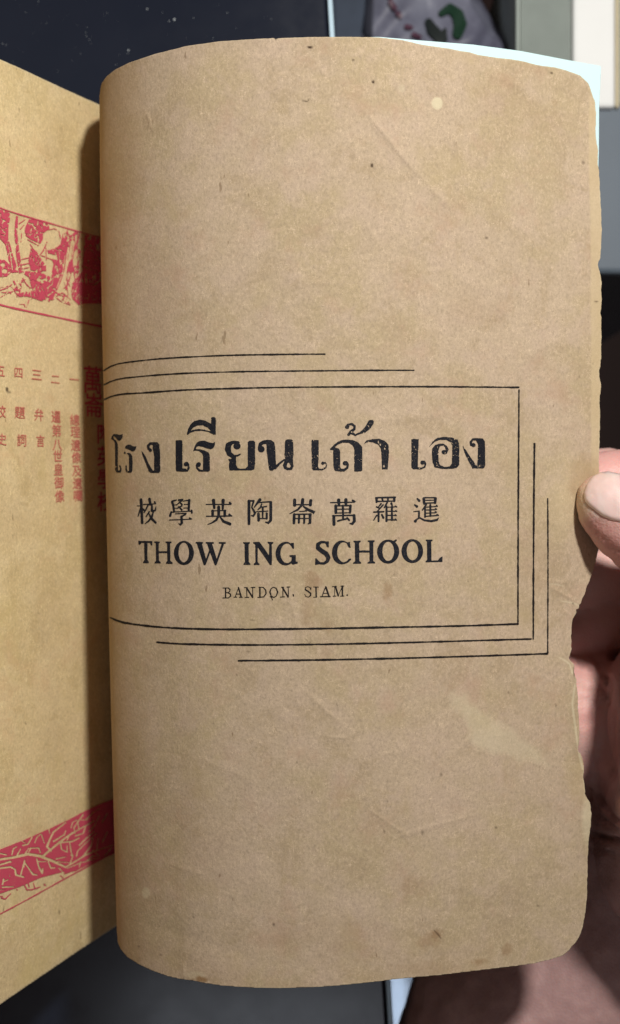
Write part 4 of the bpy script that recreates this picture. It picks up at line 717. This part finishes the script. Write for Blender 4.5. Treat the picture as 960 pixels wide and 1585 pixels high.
column([('二',86,587,14,15)]+[(c, 87+0.95*i, y, 14.5, 18.5) for i, (c, y) in enumerate(zip('暹第八世皇御像', (645,666.5,688,706,726.5,747,768)))], 104, REDT, 0.16, 'long red column headed by the numeral two')
column([('一',115,587.5,14,14)]+[(c, 116+0.85*i, y, 14.5, 17.5) for i, (c, y) in enumerate(zip('總理遺像及遺囑', (650,668.5,689,708,728.5,748,767)))], 105, REDT, 0.18, 'long red column headed by the numeral one')
column([('萬',143.5,588,29,42),('崙',145.5,627,28,36)]+[(c, 163+0.4*i, y, 26, 30) for i, (c, y) in enumerate(zip('陶英學校', (672,706,741,776)))], 106, RED, 0.35, 'large red title in the gutter shadow')

# ------------------------------------------------------------------ white sheet behind the right page
m = M('bright_white_paper'); m.set(Base_Color=(0.54, 0.74, 0.76), Roughness=0.6); m.bump(m.noise(900, 3), 0.1, 0.0001); WHITE = m.m
so_out = [(430,75),(500,60),(586,57),(644,62),(732,69),(807,79),(882,93.5),(929.5,102),(930.5,104),(929,140),(927.5,165),(927,240),(925,300),(915,520),(880,560),(430,560)]
xn = np.arange(420, 940, 4.0); yn = np.arange(50, 580, 4.0)
XX, YY = np.meshgrid(xn, yn)
xn2 = np.concatenate([np.arange(420, 900, 6.0), np.arange(900, 934, 1.0)])
XX, YY = np.meshgrid(xn2, yn := np.arange(50, 580, 2.0))
P, T = contour(f_poly(XX, YY, [so_out]), xn2, yn)
def under_lift(X, Y, off=0.0):
    a = np.sqrt(np.clip((X-uL(Y))/(UR-uL(Y)), 0, 1.3))
    d = D0*_r(a) + 0.0020
    return np.stack([(X-480)*K*d, (792.5-Y)*K*d, CAM_H-d], -1)
ws = link('white_sheet', mesh_from(under_lift(P[:, 0], P[:, 1]), T, 'white_sheet'), WHITE)
tag(ws, 'bright white sheet peeping out behind the upper right corner of the brown leaf', 'paper')
so = ws.modifiers.new('thickness', 'SOLIDIFY'); so.thickness = 0.00035; so.offset = -1

# ------------------------------------------------------------------ builders for solid things
def solid(name, bm, mat, parent=None, bevel=0.0, seg=2):
    bmesh.ops.recalc_face_normals(bm, faces=bm.faces)
    if bevel: bmesh.ops.bevel(bm, geom=list(bm.edges), offset=bevel, segments=seg, affect='EDGES', profile=0.5)
    me = bpy.data.meshes.new(name); bm.to_mesh(me); bm.free()
    o = link(name, me, mat, parent)
    for p in me.polygons: p.use_smooth = False
    return o

def prism(bm, pts, z0, z1):
    """vertical prism over a ground outline"""
    lo_ = [bm.verts.new((x, y, z0)) for x, y in pts]; hi = [bm.verts.new((x, y, z1)) for x, y in pts]
    bm.faces.new(hi); bm.faces.new(lo_[::-1])
    for i in range(len(pts)):
        j = (i+1) % len(pts)
        bm.faces.new((lo_[i], lo_[j], hi[j], hi[i]))

def xy(px, py, d): p = wpos(px, py, d); return float(p[0]), float(p[1])

# ------------------------------------------------------------------ dark table under the booklet
m = M('dark_glass_table')
big = m.noise(9, 3); dust = m.noise(1500, 2, 0.5); sm = m.noise(60, 4, 0.6)
c = m.mix(m.ramp(big, 0.35, 0.7), (0.010, 0.014, 0.026), (0.015, 0.020, 0.034))
c = m.mix(m.ramp(dust, 0.76, 0.82, 0, 0.12), c, (0.25, 0.28, 0.30))
m.set(Base_Color=c, Roughness=m.ramp(sm, 0.3, 0.7, 0.16, 0.22), Specular_IOR_Level=0.5); TABLE = m.m
m = M('brushed_edge_metal'); m.set(Base_Color=(0.30, 0.40, 0.47), Metallic=0.4, Roughness=0.45); m.bump(m.noise(600, 3, 0.5, m.map((1, 0.02, 1))), 0.15, 0.0002); METAL = m.m
TZ = -0.0765; TD = CAM_H-TZ
xt = xy(508, 0, TD)[0]; xb = xy(602, 1585, TD)[0]; yt = xy(0, 0, TD)[1]; yb = xy(0, 1585, TD)[1]
sl_ = (xb-xt)/(yb-yt)
def ex(y): return xt + sl_*(y-yt)
tab = empty('table', (-0.2, 0, TZ-0.02), 'dark blue glossy table top with a thin pale metal edge under the booklet', 'table')
bm = bmesh.new(); prism(bm, [(-0.55, -0.42), (ex(-0.42)-0.0006, -0.42), (ex(0.42)-0.0006, 0.42), (-0.55, 0.42)], TZ-0.018, TZ)
solid('table_top', bm, TABLE, tab, 0.0008)
bm = bmesh.new(); prism(bm, [(ex(-0.42)-0.0002, -0.42), (ex(-0.42)+0.0013, -0.42), (ex(0.42)+0.0013, 0.42), (ex(0.42)-0.0002, 0.42)], TZ-0.020, TZ+0.0003)
solid('edge_trim', bm, METAL, tab, 0.0002)
for (lx, ly) in ((-0.5, -0.37), (-0.5, 0.37), (-0.03, 0.37), (-0.03, -0.37)):
    bm = bmesh.new(); prism(bm, [(lx-0.02, ly-0.02), (lx+0.02, ly-0.02), (lx+0.02, ly+0.02), (lx-0.02, ly+0.02)], -0.40, TZ-0.0185)
    solid('leg', bm, TABLE, tab, 0.002)

# crumbs of dust on the table
m = M('pale_dust'); m.set(Base_Color=(0.55, 0.60, 0.62), Roughness=0.9); DUST = m.m
bm = bmesh.new()
spots = [(228,14,2.2),(270,31,3.4),(262,33,1.6),(72,36,.9),(133,50,1.4),(4,68,1.6),(9,70,1.1),(199,78,2.0),(198,83,1.2),(125,83,.8),(134,56,1),(138,62,1),(141,68,.8),(166,20,.8),(60,2,1),(135,43,.7),(300,28,1),(352,20,1),(330,60,1),(252,20,.8),(180,100,.8),(120,38,.8),(90,110,.9),(40,20,.8),(20,96,.8),(420,30,.9)]
for i in range(70): spots.append((random.uniform(0, 500), random.uniform(0, 150), random.uniform(0.25, 0.55)))
for i in range(40): spots.append((random.uniform(180, 590), random.uniform(1480, 1585), random.uniform(0.25, 0.5)))
for (px, py, r) in spots:
    x, y = xy(px, py, TD)
    rr = r*K*TD*0.62
    a0 = random.uniform(0, 6.28); vs = []
    for k in range(7):
        an = a0 + k*2*math.pi/7; q = rr*random.uniform(0.5, 1.2)
        vs.append(bm.verts.new((x+math.cos(an)*q*0.7, y+math.sin(an)*q*1.2, TZ+0.00012)))
    top = bm.verts.new((x, y, TZ+0.00012+rr*0.35))
    for k in range(7): bm.faces.new((vs[k], vs[(k+1) % 7], top))
dust = solid('dust_specks', bm, DUST); tag(dust, 'pale dust specks scattered on the dark table top', None, None, 'stuff')

# ------------------------------------------------------------------ floor and the clutter beyond the table edge
m = M('dark_brown_floor'); c = m.mix(m.ramp(m.noise(14, 4, 0.6, m.map((1, 0.15, 1))), 0.35, 0.7), (0.018, 0.008, 0.007), (0.030, 0.013, 0.011)); m.set(Base_Color=c, Roughness=0.7, Specular_IOR_Level=0.25); FLOOR = m.m
bm = bmesh.new(); prism(bm, [(-1.2, -1.2), (1.2, -1.2), (1.2, 1.2), (-1.2, 1.2)], -0.42, -0.40)
fl_ = solid('floor', bm, FLOOR); tag(fl_, None, None, None, 'structure')

def box(name, px0, py0, px1, py1, d, h, mat, parent=None, rot=0.0, bevel=0.001):
    """block whose top face covers that piece of the view at depth d"""
    (x0, y0), (x1, y1) = xy(px0, py0, d), xy(px1, py1, d)
    cx, cy = (x0+x1)/2, (y0+y1)/2
    P_ = []
    for (x, y) in ((x0, y1), (x1, y1), (x1, y0), (x0, y0)):
        dx, dy = x-cx, y-cy
        P_.append((cx+dx*math.cos(rot)-dy*math.sin(rot), cy+dx*math.sin(rot)+dy*math.cos(rot)))
    bm = bmesh.new(); prism(bm, P_, CAM_H-d-h, CAM_H-d)
    return solid(name, bm, mat, parent, bevel)

def simple(name, col, rough=0.6, var=0.15, scale=60, metal=0.0, bumpd=0.0003):
    m = M(name); n = m.noise(scale, 4, 0.6)
    c = m.mix(m.ramp(n, 0.35, 0.7), col, tuple(v*(1-var) for v in col))
    m.set(Base_Color=c, Roughness=rough, Metallic=metal); m.bump(m.noise(scale*8, 3), 0.15, bumpd)
    return m.m
LEAF = simple('page_edges', (0.36, 0.41, 0.38), 0.8, 0.1)
SLATE = simple('slate_blue_board', (0.115, 0.15, 0.19), 0.55, 0.12, 30)
SLATE2 = simple('dark_slate_cloth', (0.05, 0.068, 0.105), 0.8, 0.3, 40)
BWHITE = simple('white_card', (0.93, 0.95, 0.94), 0.6, 0.03, 50)
CREAM = simple('cream_edge', (0.75, 0.66, 0.45), 0.7, 0.1)
PALEB = simple('pale_metal', (0.62, 0.74, 0.88), 0.20, 0.08, 20, 0.85)

# thick book with its page edges upward
bk = empty('standing_book', (float(wpos(842, 20, 0.37)[0]), float(wpos(842, 20, 0.37)[1]), -0.40), 'thick grey book with its page edges facing up behind the white sheet', 'book')
D_ = 0.370
N_ = 22
for i in range(N_):
    x0 = 806 + i*(884-806)/N_; x1 = 806 + (i+1)*(884-806)/N_
    dd = D_ + random.uniform(0, 0.0006)
    box('page_bundle', x0+0.4, -90, x1-0.2, 104+random.uniform(-2, 2), dd, 0.10, LEAF, bk, 0.0, 0.0002)
box('cover', 799, -100, 805.5, 112, D_-0.001, 0.115, LEAF, bk, 0.0, 0.0004)
# white folder box right of it
wb = empty('white_box', (float(wpos(920, 40, 0.35)[0]), float(wpos(920, 40, 0.35)[1]), -0.40), 'brightly lit white box at the upper right edge with a cream strip', 'box')
box('lid', 887, -120, 953, 166, 0.392, 0.25, BWHITE, wb, 0.0, 0.0012)
box('side_strip', 953.6, -120, 959, 166, 0.3925, 0.25, CREAM, wb, 0.0, 0.0004)
box('back_panel', 959.6, -120, 1010, 160, 0.393, 0.25, LEAF, wb, 0.0, 0.0008)
sb = box('slate_box', 800, 130, 1120, 424, 0.3945, 0.20, SLATE, None, -0.01, 0.002)
tag(sb, 'slate blue box lid beside the upper right edge of the brown leaf', 'box')
sb['category'] = 'box'
pb = box('metal_tray', 590, 1400, 900, 1720, 0.40, 0.012, PALEB, None, 0.0, 0.001)
tag(pb, 'pale blue metal tray glimpsed between table edge and forearm at the bottom', 'tray')
for v_ in pb.data.vertices: v_.co.z += (v_.co.x-0.02)*0.04
# put it on a plain dark chest so that it rests on something
ch = box('low_chest', 560, 1300, 960, 1800, 0.4125, 0.225, FLOOR, None, 0.0, 0.002)
tag(ch, 'dark brown low chest beneath the pale metal tray at the bottom', 'chest')
nb = box('dark_folder', 512, -160, 600, 190, 0.395, 0.23, SLATE2, None, 0.02, 0.002)
tag(nb, 'dark slate folder next to the table edge at the top of the picture', 'folder')

# crumpled plastic bag with a green mark and faded purple print
m = M('grey_lilac_plastic'); n = m.noise(35, 4, 0.6)
c = m.mix(m.ramp(n, 0.35, 0.7), (0.19, 0.20, 0.26), (0.07, 0.07, 0.11)); m.set(Base_Color=c, Roughness=0.5, Specular_IOR_Level=0.35); m.bump(m.noise(70, 2), 0.3, 0.002); BAG = m.m
gx = np.arange(555, 830, 2.5); gy = np.arange(-170, 250, 2.5)
bag_out = [(560,-160),(700,-170),(748,-60),(745,0),(757,20),(775,45),(800,80),(812,120),(800,250),(560,250)]
GX, GY = np.meshgrid(gx, gy)
P, T = contour(f_poly(GX, GY, [bag_out]), gx, gy)
def bag_d(X, Y):
    e = np.clip(f_poly(X, Y, [bag_out])/18, 0, 1)
    return 0.402 - 0.016*np.sqrt(e) - 0.012*vnoise(X, Y+0.6*X, 75, 41, 2)
def bag_lift(X, Y, off=0.0):
    d = bag_d(X, Y) - off
    return np.stack([(X-480)*K*d, (792.5-Y)*K*d, CAM_H-d], -1)
bag = link('plastic_bag', mesh_from(bag_lift(P[:, 0], P[:, 1]), T, 'plastic_bag'), BAG)
tag(bag, 'crumpled grey lilac plastic bag with a dark green mark and faded purple print', 'bag')
so = bag.modifiers.new('thickness', 'SOLIDIFY'); so.thickness = 0.010; so.offset = -1
m = M('dark_green_print'); m.set(Base_Color=(0.006, 0.032, 0.017), Roughness=0.4); GREEN = m.m
m = M('near_black_print'); m.set(Base_Color=(0.012, 0.018, 0.018), Roughness=0.4); BLACKP = m.m
m = M('faded_purple_print'); m.set(Base_Color=(0.085, 0.035, 0.06), Roughness=0.5); PURPLE = m.m
def blob(name, lst, mat, polys=()):
    s = Sheet(560, -60, 830, 100, 1.0)
    for l in lst: s.stroke(l)
    for p in polys: s.poly(p)
    X, Y = np.meshgrid(s.xs, s.ys); s.F = np.minimum(s.F, f_poly(X, Y, [bag_out])-2)
    printed(name, s, bag_lift, mat, bag, 0.0012)
blob('green_mark', [[(684,20,5),(697,12,7),(709,22,9),(713,37,10),(709,52,8)]], GREEN)
blob('black_mark', [[(664,34,6),(670,46,9),(684,60,9),(689,46,3)]], BLACKP)
blob('purple_print', [[(605,3,4),(611,12,4)],[(616,20,4),(620,25,3)],[(630,41,4),(637,42,3)],[(641,53,4),(650,57,3)],[(600,-12,4),(606,-4,3)]], PURPLE)

# ------------------------------------------------------------------ the hand that holds the leaf
def blobmesh(name, chains, voxel, mat, smooth_it=6):
    bm = bmesh.new()
    for ch_ in chains:
        pts = [(Vector(wpos(px, py, d)), r) for (px, py, d, r) in ch_]
        for (a_, ra), (b_, rb) in zip(pts[:-1], pts[1:]):
            L = (b_-a_).length; n_ = max(2, int(L/(min(ra, rb)*0.35)))
            ax = (b_-a_).normalized(); q = ax.to_track_quat('Z', 'Y').to_matrix().to_4x4()
            rings = []
            SEG = 20
            prof = []
            for k in range(6): th = math.pi/2*k/6; prof.append((-ra*math.cos(th), ra*math.sin(th)))
            for k in range(n_+1): t = k/n_; prof.append((L*t, ra+(rb-ra)*t))
            for k in range(1, 7): th = math.pi/2*k/6; prof.append((L+rb*math.sin(th), rb*math.cos(th)))
            M4 = Matrix.Translation(a_) @ q
            for (h, r) in prof:
                r = max(r, 1e-5)
                rings.append([bm.verts.new(M4 @ Vector((r*math.cos(2*math.pi*s_/SEG), r*math.sin(2*math.pi*s_/SEG), h))) for s_ in range(SEG)])
            for r0, r1 in zip(rings[:-1], rings[1:]):
                for s_ in range(SEG):
                    t_ = (s_+1) % SEG
                    bm.faces.new((r0[s_], r0[t_], r1[t_], r1[s_]))
            bm.faces.new(rings[0][::-1]); bm.faces.new(rings[-1])
    me = bpy.data.meshes.new(name+'_raw'); bm.to_mesh(me); bm.free()
    o = bpy.data.objects.new(name+'_raw', me); S.collection.objects.link(o)
    r = o.modifiers.new('r', 'REMESH'); r.mode = 'VOXEL'; r.voxel_size = voxel
    sm_ = o.modifiers.new('s', 'SMOOTH'); sm_.iterations = smooth_it; sm_.factor = 0.6
    dg = bpy.context.evaluated_depsgraph_get(); dg.update()
    me2 = bpy.data.meshes.new_from_object(o.evaluated_get(dg)); me2.name = name
    bpy.data.objects.remove(o); bpy.data.meshes.remove(me)
    return me2

thumb = [(937,775,0.2565,0.0068),(952,788,0.2552,0.0085),(975,803,0.2545,0.0100),(1010,830,0.2550,0.0108),(1060,872,0.262,0.0120),(1120,940,0.276,0.0150),(1130,1060,0.288,0.019)]
index = [(925,745,0.2745,0.0074),(965,742,0.2750,0.0080),(1040,745,0.277,0.0088),(1130,800,0.284,0.0095),(1180,900,0.290,0.013)]
middle = [(915,733,0.2880,0.0066),(943,734,0.2890,0.0072),(1000,775,0.293,0.0082),(1100,850,0.297,0.0095),(1180,960,0.300,0.013)]
ring = [(860,905,0.2940,0.0092),(920,890,0.2945,0.0096),(1010,875,0.296,0.0100),(1110,930,0.300,0.0110),(1160,1020,0.302,0.014)]
little = [(855,985,0.2950,0.0088),(920,968,0.2955,0.0092),(1010,945,0.298,0.0095),(1100,1000,0.302,0.012)]
bulge = [(905,1098,0.2905,0.0150),(875,1108,0.2895,0.0150),(855,1150,0.2900,0.0140)]
palm = [(1160,900,0.298,0.015),(1120,1020,0.304,0.018),(1010,1085,0.310,0.018),(925,1095,0.314,0.017),(900,1200,0.318,0.018)]
palm2 = [(1010,1085,0.310,0.018),(980,1250,0.316,0.024)]
heel = [(1110,1010,0.275,0.020),(1047,1090,0.2765,0.0185),(1043,1185,0.2790,0.0195),(1050,1270,0.300,0.025)]
arm = [(1045,1270,0.310,0.0265),(970,1400,0.318,0.0290),(822,1565,0.324,0.0355),(800,1650,0.326,0.0370),(862,1800,0.328,0.0385),(885,1990,0.328,0.041)]
shade_mound = [(1130,890,0.250,0.018),(1136,1000,0.250,0.0222),(1136,1110,0.251,0.0230),(1124,1210,0.253,0.0238),(1088,1320,0.276,0.027)]  # thumb-base mass enlarged out of view to shade heel and forearm
hand_me = blobmesh('person', [thumb, shade_mound, bulge, index, middle, ring, little, palm, palm2, heel, arm, [(1100,900,0.285,0.014),(1120,1000,0.30,0.018)]], 0.00115, None, 5)
n = len(hand_me.vertices); co = np.empty(n*3, np.float32); hand_me.vertices.foreach_get('co', co); co = co.reshape(-1, 3)
nr = np.empty(n*3, np.float32); hand_me.vertices.foreach_get('normal', nr); nr = nr.reshape(-1, 3)
dd = CAM_H-co[:, 2]; hx = co[:, 0]/(K*dd)+480; hy = 792.5-co[:, 1]/(K*dd)
dis = 0.00035*vnoise(hx, hy, 40, 51, 3)
def groove(pts, w, depth):
    f = f_stroke(hx, hy, [(x, y, 0) for x, y in pts])       # = -distance
    return -depth*np.exp(-(f/w)**2)
dis += groove([(880,1010),(920,1040),(940,1090)], 3, 0.0006) + groove([(930,1000),(925,1060),(915,1120)], 3, 0.0007) + groove([(885,1050),(905,1062),(930,1066)], 2.2, 0.0004)
dis += groove([(885,1110),(905,1118),(922,1112)], 2, 0.0004) + groove([(900,1285),(930,1296),(970,1305)], 5, 0.0022) + groove([(925,1230),(945,1262),(975,1285)], 4, 0.0012)
dis += groove([(903,1215),(925,1262),(960,1292)], 4, 0.0010) + groove([(905,1310),(960,1322)], 3, 0.0006)
for (pts_, w_, h_) in [([(912,797),(926,812),(944,822)],1.6,.00022),([(908,806),(922,824),(940,838)],1.6,.00018),([(935,812),(955,822),(975,826)],1.8,.00022),([(900,790),(908,800)],1.4,.00018),
        ([(940,845),(960,855),(980,858)],2.4,.00025),([(930,860),(950,868)],2.0,.0002),([(896,1022),(912,1060),(905,1100)],2.0,.0005),([(920,1015),(938,1050),(930,1095)],2.2,.0006),([(890,1080),(912,1092),(932,1085)],2,.0004),
        ([(945,1050),(935,1110),(940,1180)],4,.0006),([(950,1100),(945,1170),(955,1230)],5,.0006),([(890,1040),(925,1048)],1.6,.0003),([(888,1128),(908,1124)],1.8,.0004)]:
    dis += groove(pts_, w_, h_*1.5)
dis += 0.00012*vnoise(hx, hy, 9, 57, 3)
co2 = co + nr*dis[:, None]
hand_me.vertices.foreach_set('co', co2.astype(np.float32).ravel()); hand_me.update()
hand_me.polygons.foreach_set('use_smooth', np.ones(len(hand_me.polygons), bool))
m = M('skin')
n1 = m.noise(45, 4, 0.6); n2 = m.noise(260, 4, 0.65); n3 = m.noise(2600, 3, 0.6); vv = m.N.new('ShaderNodeTexVoronoi'); vv.inputs['Scale'].default_value = 1700; m.L.new(m.co, vv.inputs['Vector'])
c = m.mix(m.ramp(n1, 0.35, 0.68), (0.70, 0.44, 0.385), (0.70, 0.37, 0.335))
c = m.mix(m.ramp(n2, 0.45, 0.75, 0, 0.4), c, (0.66, 0.46, 0.40))
c = m.mix(m.ramp(n3, 0.55, 0.75, 0, 0.15), c, (0.34, 0.18, 0.15))
c = m.mix(m.attr('tan'), c, m.mix(m.ramp(n2, 0.4, 0.7), (0.40, 0.245, 0.235), (0.46, 0.29, 0.275)))  # tan also darkens the forearm in place of shade falling on it
c = m.mix(m.attr('blanch'), c, (0.70, 0.53, 0.33))
c = m.mix(m.attr('flush'), c, (0.50, 0.20, 0.175))
c = m.mix(m.attr('callus'), c, (0.72, 0.60, 0.52))
m.set(Base_Color=c, Roughness=0.48, Specular_IOR_Level=0.4)
m.b.inputs['Subsurface Weight'].default_value = 0.25; m.b.inputs['Subsurface Radius'].default_value = (1.0, 0.35, 0.2); m.b.inputs['Subsurface Scale'].default_value = 0.003
m.bump(m.math('ADD', m.math('MULTIPLY', vv.outputs['Distance'], 0.8), n2), 0.28, 0.0003)
SKIN = m.m
_h = lambda px_, py_: (hx, hy)
_front = np.where(dd < 0.268, 1.0, 0.0)
set_attr(hand_me, 'blanch', _front*0.85*np.clip(1-np.hypot((hx-903)/22, (hy-772)/44), 0, 1)**0.7)
set_attr(hand_me, 'tan', np.clip((hy-1130)/150, 0, 1)*np.clip((dd-0.255)/0.02, 0, 1))  # forearm tan, deepened to paint in the shade it lies in
set_attr(hand_me, 'flush', _front*0.6*np.clip(1-np.abs(f_stroke(hx, hy, [(918,815,0),(945,842,0),(990,880,0)]))/22, 0, 1))
set_attr(hand_me, 'callus', _front*0.8*np.clip(1-np.abs(f_stroke(hx, hy, [(905,779,0),(912,788,0),(922,796,0),(935,803,0)]))/3.0, 0, 1))
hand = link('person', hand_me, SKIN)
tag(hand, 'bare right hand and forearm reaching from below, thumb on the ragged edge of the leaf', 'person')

# thumbnail: a curved plate on the thumb
A_ = Vector(wpos(937, 775, 0.2565)); B_v = Vector(wpos(975, 803, 0.2545)); ax = (B_v-A_).normalized()
view = Vector((0.0, 0.75, 1)).normalized(); up = (view - ax*view.dot(ax)).normalized(); side = ax.cross(up).normalized()
from mathutils.bvhtree import BVHTree
bvh = BVHTree.FromPolygons([v.co.copy() for v in hand_me.vertices], [tuple(p.vertices) for p in hand_me.polygons])
nail_out = [(906,776),(912,783),(922,791),(932,798.5),(947,805.5),(962,808),(980,806),(994,796),(999,780),(993,760),(978,743),(960,733),(943,729),(928,731),(916,739),(908,751),(904,764)]
gx = np.arange(900, 1004, 1.3); gy = np.arange(724, 812, 1.3)
GX, GY = np.meshgrid(gx, gy)
P, T = contour(f_poly(GX, GY, [nail_out]), gx, gy)
e = f_poly(P[:, 0], P[:, 1], [nail_out])
vs = []; cam_p = Vector((0, 0, CAM_H))
for (x, y), ee in zip(P, e):
    tgt = Vector(wpos(x, y, 0.26)); dr = (tgt-cam_p).normalized()
    hit, nrm, _, _ = bvh.ray_cast(cam_p, dr)
    if hit is None: hit = tgt; nrm = Vector((0, 0, 1))
    t_ = min(1, ee/7)
    vs.append(tuple(hit + nrm*(0.00012 + 0.0006*(1-(1-t_)**2))))
fs = [tuple(int(k) for k in t) for t in T]
m = M('nail_plate'); c = m.mix(m.ramp(m.noise(300, 2, 0.5, m.map((1, 0.2, 1))), 0.4, 0.7), (0.86, 0.60, 0.56), (0.92, 0.70, 0.65)); m.set(Base_Color=c, Roughness=0.36, Specular_IOR_Level=0.9, Coat_Weight=1.0, Coat_Roughness=0.2)
m.b.inputs['Subsurface Weight'].default_value = 0.2; m.b.inputs['Subsurface Radius'].default_value = (1, .4, .3); m.b.inputs['Subsurface Scale'].default_value = 0.002
nl = link('thumbnail', mesh_from(vs, fs, 'thumbnail'), m.m, hand)
sm3 = nl.modifiers.new('smooth', 'SMOOTH'); sm3.iterations = 6; sm3.factor = 0.5
so = nl.modifiers.new('thickness', 'SOLIDIFY'); so.thickness = 0.0004; so.offset = -1
